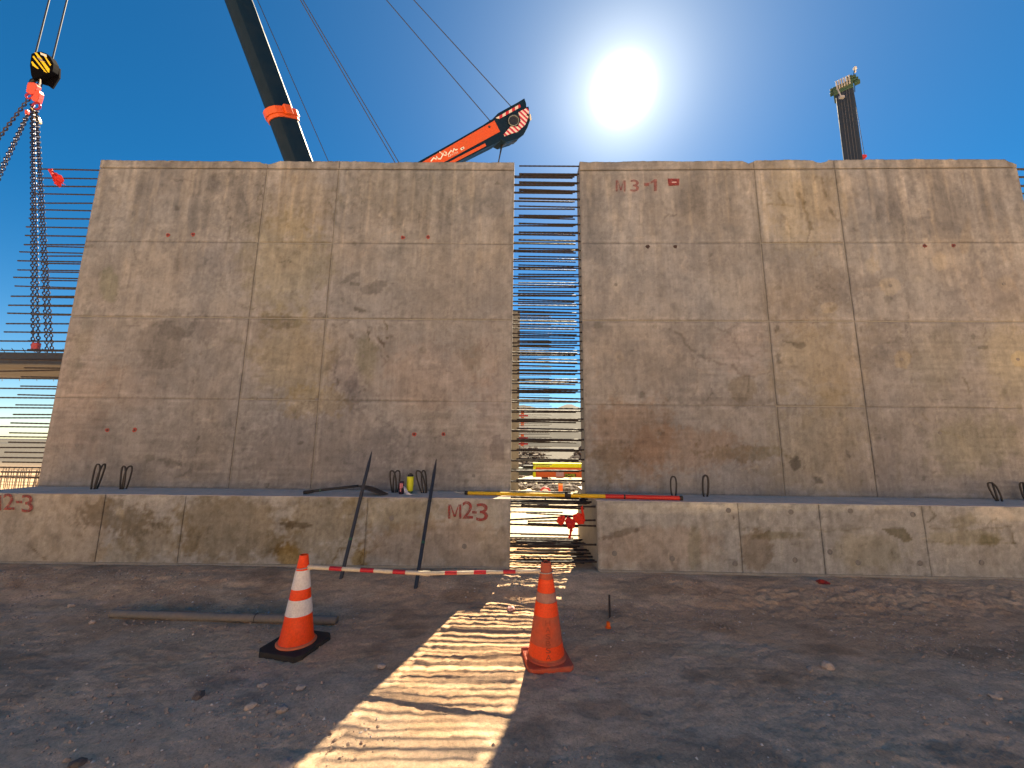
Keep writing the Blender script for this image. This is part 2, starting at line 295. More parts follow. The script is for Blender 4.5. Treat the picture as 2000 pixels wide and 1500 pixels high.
# stains of the cast faces, listed at the spots where the photograph shows them
BL=[ # cx,cy,rx,ry,rot,mult,rough,soft
 (318,672,48,50,.15,(.80,.79,.78),.22,.07),(345,640,34,26,0,(.78,.78,.78),.4,.12),(340,610,28,10,0,(.8,.8,.8),.6,.2),
 (640,880,150,92,.05,(.84,.83,.84),.6,.12),(400,880,46,60,.6,(.86,.86,.86),.8,.2),(800,900,110,60,0,(.90,.90,.92),.7,.2),
 (545,628,34,14,0,(.74,.74,.74),.8,.2),(627,618,14,7,0,(.7,.7,.7),.8,.2),(215,558,19,30,0,(.80,.84,.74),.5,.2),
 (330,385,150,70,0,(.84,.85,.87),1.1,.5),(820,380,130,60,0,(.84,.86,.86),1.0,.5),(590,400,60,60,0,(1.04,.99,.9),.8,.4),
 (560,520,80,90,0,(.97,.96,.84),.9,.4),(560,700,70,80,0,(1.0,.97,.83),.9,.4),(610,790,60,30,0,(1.1,1.04,.88),1.1,.2),
 (735,562,34,13,-.45,(.70,.70,.70),.9,.15),(690,540,22,5,-.55,(.72,.72,.72),.8,.2),(715,700,22,40,0,(.86,.87,.76),.6,.3),
 (130,760,70,120,0,(1.10,1.04,1.02),.9,.5),(250,760,60,40,.2,(1.08,1.03,1.0),.9,.5),(850,740,90,60,0,(1.10,1.03,1.0),.9,.4),(960,780,30,130,0,(1.06,1.01,1.0),.9,.5),
 (925,700,18,30,0,(.82,.82,.80),.9,.4),(972,875,12,30,.1,(.78,.78,.80),.9,.2),(405,560,28,26,0,(.84,.85,.87),.8,.4),(440,500,60,40,.3,(.93,.93,.95),.9,.5),
 (340,905,20,8,.2,(.7,.7,.7),1.2,.3),(680,730,30,30,.2,(.84,.83,.86),1.0,.2),(690,760,12,40,0,(.8,.8,.84),1.0,.3),(402,640,26,22,0,(.80,.79,.80),1.3,.3),
 (440,350,24,16,0,(.82,.82,.82),.3,.15),(520,390,10,30,.15,(.8,.8,.78),.7,.3),(168,640,14,60,.1,(.88,.9,.88),.9,.4),(150,700,12,40,.1,(.86,.88,.86),.9,.4),
 # right wall
 (1255,470,140,150,0,(.98,1.0,1.04),.8,.6),(1230,860,80,80,.2,(1.04,.90,.80),.7,.3),(1340,880,110,40,0,(1.02,.89,.80),.9,.3),(1190,900,40,40,0,(.84,.82,.76),1.0,.3),
 (1450,885,80,14,0,(.80,.78,.70),1.1,.2),(1450,760,30,26,0,(.84,.80,.72),.4,.12),(1450,680,60,50,0,(1.10,1.05,1.04),.8,.2),(1380,650,60,30,.2,(.90,.89,.88),.8,.3),
 (1560,400,75,70,0,(1.12,1.07,.93),.8,.5),(1590,700,80,80,0,(1.05,1.0,.86),.8,.6),(1600,870,90,90,0,(1.03,.99,.87),.8,.6),(1580,590,70,60,0,(.95,.92,.88),.8,.5),
 (1900,400,110,80,0,(.84,.85,.88),.8,.5),(1720,380,60,70,0,(.93,.93,.95),.9,.5),(1920,570,70,60,0,(.88,.88,.90),.8,.5),(1739,559,20,17,0,(1.26,1.2,1.08),.5,.12),
 (1703,520,13,16,0,(1.2,1.15,1.05),.6,.2),(1835,512,15,17,0,(1.25,1.2,1.1),.5,.2),(1961,556,14,16,0,(1.2,1.17,1.1),.5,.2),(1618,601,17,11,0,(1.28,1.22,1.1),.4,.12),
 (1203,556,12,16,0,(1.18,1.16,1.12),.5,.2),(1761,702,16,17,0,(1.28,1.2,1.02),.5,.12),(1988,702,15,16,0,(1.28,1.2,1.02),.5,.12),(1209,697,9,11,0,(1.2,1.16,1.1),.5,.2),
 (1720,680,50,40,0,(.86,.84,.82),1.,.4),(1900,870,90,60,-.2,(.90,.92,.82),.7,.4),(1980,700,60,80,0,(1.10,1.08,.94),.7,.5),(1830,700,50,60,0,(1.0,1.0,.94),.8,.5),
 (1725,900,20,60,0,(.86,.86,.88),.9,.3),(1519,700,6,14,0,(.55,.55,.55),1.2,.3),(1517,640,5,8,0,(.6,.6,.6),1.2,.3),(1553,905,9,10,0,(.5,.5,.5),1.3,.3),(1595,938,10,7,0,(.5,.5,.5),1.3,.3),
 (1560,675,10,5,0,(.65,.65,.65),1.2,.3),(1650,560,60,30,-.3,(.85,.84,.84),.9,.3),(1430,785,90,8,0,(.82,.81,.8),1.2,.3),(1885,465,9,30,.1,(1.18,1.12,1.02),.6,.3),
 # footing left
 (90,1035,125,110,0,(1.14,1.04,.93),.25,.1),(250,1015,80,28,.1,(.66,.62,.56),1.2,.3),(235,1000,10,9,0,(1.5,1.45,1.3),.9,.3),(300,1045,70,50,0,(.86,.80,.70),1.0,.4),(240,1080,50,24,0,(.98,.95,.88),.7,.3),
 (450,1030,110,60,0,(.80,.74,.63),1.0,.3),(630,1030,80,60,0,(.83,.78,.68),1.0,.3),(780,1000,90,36,0,(.96,.90,.76),.8,.4),(870,1060,140,50,0,(.98,.88,.81),.7,.3),
 (575,1025,34,6,.05,(.5,.46,.40),.7,.2),(565,1090,22,26,0,(.85,.68,.38),.9,.3),(700,1096,18,28,0,(.82,.68,.42),.8,.3),(960,1040,26,60,0,(1.05,1.05,1.0),.9,.4),
 # footing right
 (1300,993,150,10,0,(1.28,1.25,1.18),1.,.3),(1560,990,200,8,0,(1.22,1.2,1.12),1.,.3),(1950,1005,60,16,0,(1.35,1.32,1.25),.9,.3),(1215,1040,34,6,-.25,(.62,.6,.58),1.,.2),(1475,1070,28,45,.1,(.78,.70,.62),.6,.15),
 (1520,1045,44,10,0,(.76,.73,.62),.9,.2),(1355,1075,10,40,0,(.80,.84,.78),.9,.3),(1930,1055,20,10,0,(.68,.66,.54),1.,.3),(1885,1050,70,14,0,(.92,.90,.78),.5,.2),(1280,1070,110,40,0,(1.04,.94,.88),.8,.4),(1700,1080,70,40,0,(1.02,1.0,.9),.7,.3),
 (1940,1000,40,10,.2,(1.25,1.2,1.15),.9,.3),(1880,1020,22,14,0,(.82,.8,.7),.9,.3)]
ST=[ # polyline, half width, mult, relief (m)
 ([(718,612),(721,650),(724,668)],1.0,(.45,.42,.38),0),([(724,622),(738,655),(750,678),(764,706)],2.0,(.66,.63,.58),0),([(737,655),(764,706)],1.0,(.62,.55,.5),0),
 ([(738,624),(752,622),(754,640),(754,658)],.9,(.50,.46,.36),0),([(738,624),(739,642),(751,641)],.9,(.55,.5,.4),0),([(742,645),(743,659),(754,658)],1.6,(.5,.46,.36),0),
 ([(697,605),(712,608)],3.4,(.45,.43,.40),0),([(718,612),(728,618)],4,(.6,.57,.52),0),([(688,657),(700,657)],3.4,(.6,.57,.55),0),([(757,655),(764,656)],3.,(.68,.64,.62),0),
 ([(325,925),(345,934),(362,926),(372,918)],3,(.70,.68,.66),0),([(340,930),(380,934),(382,941)],1,(1.2,1.18,1.1),0),([(740,895),(746,925)],1.2,(1.22,1.2,1.15),0),
 ([(505,400),(512,350),(518,338)],1.6,(.7,.68,.62),0),([(446,405),(470,402),(474,410),(452,412),(446,430),(450,470)],1.6,(.66,.64,.60),0),([(585,390),(592,440),(600,448)],1.8,(.72,.7,.62),0),([(643,380),(652,430)],1.8,(.70,.68,.62),0),([(555,400),(560,440)],1.2,(.8,.78,.7),0),
 ([(770,380),(768,470)],1.6,(1.14,1.1,1.05),0),([(752,360),(748,430)],1.6,(1.13,1.1,1.05),0),([(845,340),(842,410)],2,(1.14,1.1,1.02),0),([(690,510),(750,460),(790,440)],1,(1.16,1.1,1.05),0),([(680,520),(720,495)],1,(1.16,1.1,1.05),0),
 ([(272,385),(262,450),(255,480)],3,(1.14,1.1,1.02),0),([(235,370),(228,420)],2,(1.1,1.06,1),0),([(650,1100),(660,1075),(690,1068),(708,1080),(706,1108)],1.2,(.55,.45,.30),0),
 ([(653,700),(662,800)],1.2,(.8,.8,.84),0),([(862,890),(865,920)],.8,(1.2,1.15,1.1),0),([(640,740),(690,750),(700,780),(690,800)],1.,(1.12,1.08,1.05),0),
 # right
 ([(1520,378),(1528,400),(1538,446)],2.,(.70,.67,.60),0),([(1552,365),(1568,400),(1585,448)],2.6,(.66,.63,.56),0),([(1604,350),(1612,390),(1638,438)],2.8,(.62,.59,.54),0),([(1494,401),(1545,401)],1.8,(.78,.75,.66),0),([(1497,372),(1504,390)],2.6,(.75,.72,.64),0),
 ([(1548,365),(1556,366)],4,(.75,.72,.66),0),([(1568,370),(1566,400)],1.2,(.75,.72,.66),0),
 ([(1302,640),(1330,655),(1345,680),(1385,705),(1420,712),(1432,716)],1.8,(.66,.64,.62),.002),([(1330,648),(1350,668),(1390,700)],1.4,(1.14,1.12,1.1),0),([(1432,712),(1440,728),(1470,736),(1500,728)],2.,(.72,.70,.68),.002),
 ([(1300,690),(1345,715),(1390,730),(1425,722)],1.,(1.14,1.1,1.06),0),([(1230,660),(1300,665)],1.,(1.12,1.1,1.08),0),([(1395,640),(1430,655),(1445,690),(1480,700)],1.2,(.80,.78,.76),0),([(1400,655),(1440,640),(1485,650),(1495,690),(1470,725)],1.,(.82,.8,.78),0),
 ([(1637,808),(1644,830),(1654,850),(1658,892)],3,(.52,.52,.54),0),([(1657,850),(1659,880)],1.2,(1.3,1.3,1.3),0),([(1885,742),(1890,770)],1.2,(.6,.58,.5),0),([(1800,810),(1830,840),(1880,855),(1900,850)],1.8,(.84,.82,.72),0),([(1780,820),(1800,835)],1.2,(1.15,1.12,1.0),0),
 ([(1818,412),(1824,440),(1832,474)],3,(1.2,1.15,1.06),0),([(1888,410),(1896,450),(1908,500),(1920,560)],3,(1.16,1.12,1.06),0),([(1926,398),(1938,420),(1946,470),(1980,560)],3.5,(1.17,1.12,1.05),0),([(1962,420),(1975,520),(1990,600)],2.5,(1.14,1.1,1.06),0),([(1700,450),(1706,520)],3,(1.16,1.1,1.02),0),([(1880,560),(1905,610)],4,(1.12,1.08,1.02),0),
 ([(1760,540),(1690,570),(1665,560)],1.5,(1.14,1.1,1.05),0),([(1915,394),(1940,392)],3,(1.2,1.15,1.06),0),([(1160,640),(1165,740)],2.6,(1.16,1.1,1.06),0),([(1139,330),(1143,600)],2.0,(1.12,1.1,1.08),0),
 ([(1440,918),(1455,915),(1475,908)],1.,(1.4,1.38,1.3),0),([(1757,660),(1756,640),(1740,632)],1.2,(1.1,1.1,1.0),0),([(1757,830),(1756,960)],2.6,(.86,.85,.80),0),([(1720,800),(1733,830)],2,(.8,.8,.74),0),
 ([(12,0),(12,1)],1,(1,1,1),0),([(58,1063),(92,1093)],1.4,(.45,.38,.30),0),([(208,1045),(226,1048)],2.4,(.5,.46,.42),0),([(202,1048),(196,1072)],1.6,(.5,.46,.42),0),
 ([(1722,1031),(1760,1031)],1.,(.6,.57,.5),0),([(1815,990),(1826,1008),(1812,1020)],1.2,(.5,.48,.4),0),([(1433,1005),(1435,1014)],1.6,(.35,.28,.24),0),([(1437,1032),(1606,1034)],1.,(.72,.7,.62),0),([(1605,1036),(1700,1030)],1.,(.8,.78,.7),0),
 ([(1976,1030),(1978,1060)],2.,(.5,.48,.4),0),([(1806,1060),(1980,1061)],1.2,(.7,.67,.56),0),([(1816,1031),(1976,1031)],.8,(.7,.67,.56),0),([(1360,990),(1420,1004)],.8,(.8,.8,.8),0),([(1950,1008),(1925,1025)],1,(.7,.7,.66),0)]
_rs=random.Random(21)
for _i in range(230):     # small scratches, drips and form marks
    fx=_rs.random()<.2
    x=_rs.uniform(90,1990); y=_rs.uniform(990,1110) if fx else _rs.uniform(335,940)
    if 985<x<1160: continue
    L_=_rs.uniform(4,26); a_=_rs.choice([1.57,1.57,1.5,1.65,0,.1,_rs.uniform(0,3.14)]); b_=_rs.uniform(-.35,.35)
    p_=[(x,y),(x+L_*math.cos(a_),y+L_*math.sin(a_)),(x+L_*math.cos(a_)+L_*.7*math.cos(a_+b_),y+L_*math.sin(a_)+L_*.7*math.sin(a_+b_))]
    if not fx and max(q[1] for q in p_)>970: continue
    v_=_rs.choice([.62,.7,.78,1.22,1.3,1.16]); ST.append((p_,_rs.uniform(.5,1.3),(v_,v_*.985 if v_<1 else v_*.97,v_*.97 if v_<1 else v_*.93),0))
for _i in range(70):      # small pitted or patched spots
    x=_rs.uniform(90,1990); y=_rs.uniform(340,950)
    if 985<x<1160: continue
    v_=_rs.choice([.66,.74,.8,1.14,1.2]); BL.append((x,y,_rs.uniform(2,9),_rs.uniform(2,7),_rs.uniform(-.5,.5),(v_,v_,v_*.97),.8,.25))
for x0_,x1_,y0_,y1_ in ((700,705,350,470),(395,380,640,940),(575,560,790,950),(1757,1790,335,940),(1358,1365,640,960),(1900,1925,335,620),(1560,1590,800,950),(845,850,640,930),(250,215,640,940)):
    ST.append(([(x0_,y0_),((x0_+x1_)/2,(y0_+y1_)/2),(x1_,y1_)],.6,(.80,.79,.77),0))
POLY=[([(1719,1032),(1765,1031),(1782,1056),(1764,1058),(1750,1049),(1738,1045)],(.55,.52,.42)),([(378,330),(402,330),(402,370),(355,366)],(.95,.95,.95))]
TIE=[(392,691),(709,696),(921,697),(150,870),(363,873),(468,858),(694,878),(925,929),(500,778),(618,780),(1209,697),(1761,702),(1988,702),(1739,558),(1203,556),(1961,555),(618,563),(926,555),(1354,700),(1836,846)]
TIEF=[(1423,997),(1545,1000),(1661,998),(1676,1099),(1200,1081),(1313,1091),(1436,1101),(1621,1078),(1797,1100),(1917,1099),(1553,1094),(1783,1005),(765,1012),(907,1067)]
BASE=np.array([.258,.246,.236])
def paint(X,Y,Z,foot,side):
    px,py=proj(X,Y,Z); C=np.ones(px.shape+(3,))
    n1=fbm(X*2.4,Z*2.4,20); n2=fbm(X*9,Z*9,21); n3=fbm(X*8,Z*.9,22); n4=fbm(X*28,Z*28,23,3)
    nb=(n1-.5)*1.0+(n2-.5)*1.1+(n4-.5)*.9
    cr=sst(.52,.56,fbm(X*3.1+5,Z*2.6,34,6)); cr2=sst(.53,.56,fbm(X*6.5,Z*4.5+3,35,6)); C*=(1-.075*cr)[...,None]; C*=1+cr2[...,None]*np.array([.07,.06,.045]); C*=(1+(n4-.5)*.24)[...,None]; C*=(1-.13*sst(.60,.66,fbm(X*19,Z*13,36,5)))[...,None]
    C*=(1+(n1-.5)*.22)[...,None]; C*=(1+(n2-.5)*.18)[...,None]
    if not foot:
        up=sst(640,360,py); C*=(1+(n3-.5)*(.20+.55*up))[...,None]
        drip=sst(.60,.72,fbm(X*13,Z*1.1,24,3))*up; C*=(1+drip[...,None]*np.array([.23,.19,.13]))
        dark=sst(.56,.70,fbm(X*1.7,Z*1.3,25))*up; C*=(1-dark[...,None]*np.array([.20,.185,.16]))
        C*= (1-.05*sst(640,400,py))[...,None]
    else:
        C*=np.array([1.27,1.30,1.28]); C*=(1+.16*sst(ZB-.035,ZB-.012,Z))[...,None]  # bright line along the footing's top edge is a painted arris highlight
        mott=sst(.50,.66,fbm(X*10,Z*10,26,5)); C*=(1-mott[...,None]*np.array([.14,.15,.17]))
    hg=fbm(X*2.2,Z*26,45,4); hm=sst(.42,.6,fbm(X*.9,Z*.9,46))*(sst(560,700,py) if not foot else .5); C*=(1+(hg-.5)*.40*hm)[...,None]
    vg=fbm(X*34,Z*1.6,47,3); C*=(1+(vg-.5)*.16*(1-hm*.7))[...,None]
    hue=fbm(X*1.1,Z*1.1,27); C*=1+(hue-.5)[...,None]*np.array([.10,-.02,-.16])
    for cx,cy,rx,ry,rot,mu,ro,so in BL:
        if (cy>975)!=foot and not(cy>975 and foot): 
            if (cy>975)!=foot: continue
        dx,dy=px-cx,py-cy; c,s=math.cos(rot),math.sin(rot)
        d=np.hypot((dx*c+dy*s)/rx,(-dx*s+dy*c)/ry)+nb*ro
        m=1-sst(1-so,1+so,d); C*=1+(np.array(mu)-1)*m[...,None]
    rel=np.zeros(px.shape)
    for pts,w,mu,rl in ST:
        if (pts[0][1]>975)!=foot: continue
        x0=min(p[0] for p in pts)-14;x1=max(p[0] for p in pts)+14;y0=min(p[1] for p in pts)-14;y1=max(p[1] for p in pts)+14
        if (px.max()<x0) or (px.min()>x1) or py.max()<y0 or py.min()>y1: continue
        d=pdist(px+(n2-.5)*16+(n4-.5)*6,py+(n2-.5)*12+(n4-.5)*5,pts)*(.55+1.0*n4); m=(1-sst(w*.3,w*1.9+.8,d))*sst(.30,.52,fbm(X*7,Z*7,37))*.9; C*=1+(np.array(mu)-1)*m[...,None]; rel-=m*rl
    for pts,mu in POLY:
        if (pts[0][1]>975)!=foot: continue
        ins=np.zeros(px.shape,bool); j=len(pts)-1
        for i in range(len(pts)):
            xi,yi=pts[i];xj,yj=pts[j]; con=((yi>py)!=(yj>py))&(px<(xj-xi)*(py-yi)/(yj-yi+1e-9)+xi); ins^=con; j=i
        C[ins]*=np.array(mu)
    return np.clip(BASE*C,.03,.8),rel
def lines(a,b,res,ex=()):
    n=max(1,int(round((b-a)/res))); l=list(np.linspace(a,b,n+1)); e=.006
    l+= [a+e,b-e]+[v for v in ex if a<v<b]; return np.array(sorted(set(round(v,5) for v in l)))
def block(name,fr,u0,u1,z0,z1,thick,parent,side,foot=False,top=None,res=.020,proud=0,lean=None,tone=1):
    """a cast face: fine front grid with relief and colour, sides going back by thick"""
    U=lines(u0,u1,res); Zs=lines(z0,z1,res); UU,ZZ=np.meshgrid(U,Zs); ZR=ZZ.copy()
    if top is not None:
        h=top(U); k=(ZZ-z0)/(z1-z0); ZR=z0+k*(h[None]-z0)
    D=np.full(UU.shape,float(proud))
    X=fr.A[0]+fr.t[0]*UU; Y=fr.A[1]+fr.t[1]*UU
    C,rel=paint(X,Y,ZR,foot,side); C=C*tone
    ed=np.minimum(np.minimum(UU-u0,u1-UU) if u1-u0<20 else 9,np.minimum(ZZ-z0,z1-ZZ)); nz_=fbm(X*5,ZR*5,43)
    C=C*(1-.20*(1-sst(.004,.026,ed))*sst(.35,.6,nz_))[...,None]*(1+.16*(sst(.02,.035,ed)-sst(.04,.075,ed))*sst(.45,.6,fbm(X*4,ZR*4,44)))[...,None]
    D+= (fbm(X*3,ZR*3,30)-.5)*.004+(fbm(X*14,ZR*14,31)-.5)*.0022+rel
    eu=np.minimum(UU-u0,u1-UU); ez=np.minimum(ZZ-z0,z1-ZZ); e=np.minimum(eu,ez); D-=.004*(1-sst(0,.0062,e))*(fbm(X*6,ZR*6,32)*1.6)
    nu,nz=len(U),len(Zs)
    P=np.stack([X+fr.n[0]*D,Y+fr.n[1]*D,ZR],-1).reshape(-1,3)
    ii=(np.arange(nz-1)[:,None]*nu+np.arange(nu-1)[None]).ravel(); F=np.stack([ii,ii+1,ii+nu+1,ii+nu],-1).tolist()
    rim=[i for i in range(nu)]+[r*nu+nu-1 for r in range(1,nz)]+[(nz-1)*nu+i for i in range(nu-2,-1,-1)]+[r*nu for r in range(nz-2,0,-1)]
    B=P[rim].copy(); B[:,0]-=fr.n[0]*thick; B[:,1]-=fr.n[1]*thick
    if lean is not None: pass
    n0=len(P); k=len(rim); P=np.concatenate([P,B]); CC=np.concatenate([C.reshape(-1,3),C.reshape(-1,3)[rim]])
    for i in range(k): F.append((rim[i],n0+i,n0+(i+1)%k,rim[(i+1)%k]))
    F.append(tuple(n0+i for i in range(k)))
    o=np.array(wloc(parent)); me=bpy.data.meshes.new(name); me.from_pydata((P-o).tolist(),[],F); me.materials.append(MC)
    ca=me.color_attributes.new('Col','FLOAT_COLOR','POINT'); ca.data.foreach_set('color',np.concatenate([CC,np.ones((len(CC),1))],1).ravel())
    bm=bmesh.new(); bm.from_mesh(me); bmesh.ops.recalc_face_normals(bm,faces=bm.faces); bm.to_mesh(me); bm.free()
    me.polygons.foreach_set('use_smooth',[True]*len(me.polygons)); me.set_sharp_from_angle(angle=R(40))
    ob=bpy.data.objects.new(name,me); COL.objects.link(ob); ob.parent=parent; return ob
def frbox(m,fr,u0,u1,z0,z1,d0,d1):
    P=[fr.P(u,z,d) for z in (z0,z1) for u,d in ((u0,d0),(u1,d0),(u1,d1),(u0,d1))]
    m.add(P,[(0,3,2,1),(4,5,6,7),(0,1,5,4),(1,2,6,5),(2,3,7,6),(3,0,4,7)]); return m
def xs_at(fr,px,py): return fr.hit(px,py)[0]
def zs_at(fr,px,py): return fr.hit(px,py)[1]
# rebar meshes, shared
def rebar_mesh(L,r=.0125):
    m=M(); n=26
    pts=[(0,0,0)];rs=[r]
    for i in range(n): 
        x=L*(i+.5)/n; pts.append((x,0,0)); rs.append(r*(1.10 if i%2 else .96))
    pts.append((L,0,0)); rs.append(r); m.tube(pts,rs,6)
    return m.mesh('rebar',MREB,smooth=False)
RM={}
def rebar(parent,x,y,z,dirn,L,yaw=0,tilt=0,r=.0125):
    key=(L,r)
    if key not in RM: RM[key]=rebar_mesh(L,r)
    o=bpy.data.objects.new('rebar',RM[key]); COL.objects.link(o); o.parent=parent
    w=wloc(parent); o.location=(x-w[0],y-w[1],z-w[2]); o.rotation_euler=(random.uniform(0,6),tilt,(0 if dirn>0 else math.pi)+yaw); return o
def wall_bars(parent,fr,end,z0,z1,step,L,depths,jit=.010,off=0):
    u=fr.L if end>0 else 0; k=0
    for di,d in enumerate(depths):
        z=z0+off+(.0 if di==0 else -.012)
        while z<z1:
            P=fr.P(u-end*.05,z+random.uniform(-.008,.008),-d)
            t=random.gauss(0,jit) if random.random()<.85 else random.gauss(0,jit*2.2)
            rebar(parent,P[0],P[1],P[2],end,L+.05,random.gauss(0,.012),t,.0118)
            z+=step
def tie(fr,px,py,parent,r=.022,name='tie_hole',m=None,proud=.013):
    u,z=fr.hit(px,py,proud); P=fr.P(u,z,proud); mm=M(); t3=np.array([fr.t[0],fr.t[1],0]); n3=np.array([fr.n[0],fr.n[1],0]); up=np.array([0,0,1.])
    ring=[P+n3*.001+(t3*math.cos(a)+up*math.sin(a))*r for a in np.linspace(0,2*math.pi,13)[:-1]]
    mm.tube(ring,r*.20,5,closed=True)
    disc=[P+(t3*math.cos(a)+up*math.sin(a))*r*.8 for a in np.linspace(0,2*math.pi,13)[:-1]]; mm.prism(disc,n3,-.004,.0022)
    mm.build(name,m or MTIE,parent)
MTIE=dirty('tie_hole_mortar',(.22,.205,.19),.95,0,.6,40,(.15,.14,.13)); MREDPL=dirty('red_plastic_plug',(.33,.03,.025),.6,0,.6,30,(.2,.12,.09)); MHOLE=mat('dark_hole',(.05,.03,.028),.9)
def plug(fr,px,py,parent,seed,proud=.013,col=None):
    rs=random.Random(seed); u,z=fr.hit(px,py,proud); P=fr.P(u,z,proud); t3=np.array([fr.t[0],fr.t[1],0]); n3=np.array([fr.n[0],fr.n[1],0]); up=np.array([0,0,1.])
    m=M(); r0=.032; pts=[P+(t3*math.cos(a)+up*math.sin(a))*r0*rs.uniform(.75,1.25) for a in np.linspace(0,2*math.pi,15)[:-1]]
    m.prism(pts,n3,-.004,.0035); o=m.build('red_plug',col or MREDPL,parent); plug_=o
    m=M(); pts=[P+n3*.004+(t3*math.cos(a)+up*math.sin(a))*r0*.48 for a in np.linspace(0,2*math.pi,11)[:-1]]; m.prism(pts,n3,-.001,.0015); m.build('bar_hole',MHOLE,plug_)
MPAINT=mat('red_marking_paint',(.30,.035,.035),.8); k=N(MPAINT)
tr=k.n('ShaderNodeBsdfTransparent'); mx=k.n('ShaderNodeMixShader'); k.l(k.ramp(k.noise(26,6,.7),(.28,.15),(.48,.72)),mx.inputs[0]); k.l(tr.outputs[0],mx.inputs[1]); k.l(k.b.outputs[0],mx.inputs[2]); k.l(mx.outputs[0],k.t.nodes['Material Output'].inputs[0])
_gl={}
def glyph(ch,offset=0.0):
    if (ch,offset) not in _gl:
        cu=bpy.data.curves.new('g','FONT'); cu.body=ch; cu.size=1; cu.resolution_u=6; cu.offset=offset; o=bpy.data.objects.new('g',cu); COL.objects.link(o)
        bpy.context.view_layer.update(); me=bpy.data.meshes.new_from_object(o.evaluated_get(bpy.context.evaluated_depsgraph_get()))
        V=np.array([v.co[:] for v in me.vertices]); F=[tuple(p.vertices) for p in me.polygons]; COL.objects.unlink(o); bpy.data.objects.remove(o); bpy.data.curves.remove(cu)
        _gl[(ch,offset)]=(V,F)
    return _gl[(ch,offset)]
def marking(fr,items,parent,label=None,proud=.004,m=None,name='painted_lettering'):
    mm=M()
    for ch,x0,y0,x1,y1 in items:
        V,F=glyph(ch,.008) if ch not in '1M' else ((np.array([(.45,0,0),(.75,0,0),(.75,1,0),(.5,1,0),(.15,.78,0),(.15,.62,0),(.45,.74,0)]),[(0,1,2,3,6),(3,4,5,6)]) if ch=='1' else (np.array([(0,0,0),(.17,0,0),(.17,.98,0),(0,1,0),(.83,0,0),(1,0,0),(1,1,0),(.83,.98,0),(.42,.12,0),(.58,.12,0),(.20,1,0),(.80,1,0)]),[(0,1,2,3),(4,5,6,7),(2,8,9,10),(8,9,7,11)])); lo=V.min(0);hi=V.max(0); pts=[]
        for v in V:
            a=(v[0]-lo[0])/max(hi[0]-lo[0],1e-6); b=(v[1]-lo[1])/max(hi[1]-lo[1],1e-6); u,z=fr.hit(x0+(x1-x0)*a,y1+(y0-y1)*b,proud); pts.append(fr.P(u,z,proud))
        mm.add(pts,F)
    o=mm.build(name,m or MPAINT,parent); 
    if label: o['label']=label
    return o
# ------------------------------------------------------------------ left wall
LW=empty('retaining_wall_unit',(-3.6,5.65,0),'left precast concrete wall slab on a footing, M2-3 painted twice on its footing','wall')
def ragged(seed,notches=()):
    def f(U):
        h=ZT+(fbm(U*1.3,U*0+seed,40)-.5)*.035+(fbm(U*14,U*0+seed,41)-.5)*.022
        for c,w,d in notches: h=h-d*np.clip(1-np.abs(U-c)/w,0,1)**.6*(1+.4*(fbm(U*22,U*0+3,42)-.5))
        return h
    return f
def make_wall(W_,fr,frf,side,colpx,rows_px,strip_y,topf,footpx):
    zs=[zs_at(fr,p[0],p[1]) for p in rows_px]    # internal joint heights, top strip first
    us=[xs_at(fr,p[0],p[1]) for p in colpx]
    g=.0105
    core=M(); frbox(core,fr,.0,fr.L,ZB,zs[0]-.0,-TH,-.001 if False else -.0015)
    c=core.build('wall_core',MCP,W_)
    ub=[0]+us+[fr.L]; zb=[ZB]+zs[::-1]
    fu=lambda i,j:None
    for i in range(len(ub)-1):
        for j in range(len(zb)-1):
            a=ub[i]+(g if i>0 else 0); b=ub[i+1]-(g if i<len(ub)-2 else 0)
            mid=(i==1); gg=g*.85 if mid or j==len(zb)-2 or abs(zb[j]-zb[2])<.01 else .0022
            z0=zb[j]+( (g if mid or j==2 else .0018) if j>0 else 0); z1=zb[j+1]-(g if (mid or j+1==2 or j==len(zb)-2) else .0018)
            block('form_panel',fr,a,b,z0,z1,.0135,W_,side,proud=.012+random.uniform(-.0015,.0015),tone=random.uniform(.95,1.05))
    # top strip, full thickness, ragged crest
    ucut=[0]+us+[fr.L]
    for i in range(len(ucut)-1):
        a=ucut[i]+(.003 if i else 0); b=ucut[i+1]-(.003 if i<len(ucut)-2 else 0)
        block('crest_strip',fr,a,b,zs[0]+g*.8,ZT,TH+.012,W_,side,top=topf,proud=.014,tone=.97)
    # footing
    m=M(); frbox(m,frf,0,frf.L,-.35,ZB-.004,-(1.72),-.0015); m.build('footing_core',MCP,W_)
    m=M(); frbox(m,frf,0,frf.L,ZB-.0035,ZB,-(1.72),.010); 
    led=m.build('footing_top',MLEDGE,W_)
    m=M(); frbox(m,frf,.01,frf.L-.01,-.10,.030,.0,.026); m.build('footing_lip',MCP,W_)
    fx=[xs_at(frf,*p) for p in footpx]; fx=[0]+fx+[frf.L]
    for i in range(len(fx)-1):
        a=fx[i]+(.004 if i else 0); b=fx[i+1]-(.004 if i<len(fx)-2 else 0)
        block('footing_form_panel',frf,a,b,-.12,ZB-.002,.0135,W_,side,foot=True,proud=.012+(.004 if side=='L' and i==0 else 0)+random.uniform(-.0015,.0015),tone=random.uniform(.97,1.04))
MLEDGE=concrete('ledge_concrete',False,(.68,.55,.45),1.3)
make_wall(LW,FL,FLF,'L',[(488,620),(637,625)],[(600,331),(600,475),(560,622),(560,781)],331,ragged(3,((xs_at(FL,527,316),.16,.06),(xs_at(FL,500,314),.3,.02),(xs_at(FL,760,314),.25,.02))),[(196,1040),(355,1040),(715,1040)])
RW=empty('retaining_wall_unit',(4.7,5.5,0),'right precast concrete wall slab on a footing, marked M3-1 near its top','wall')
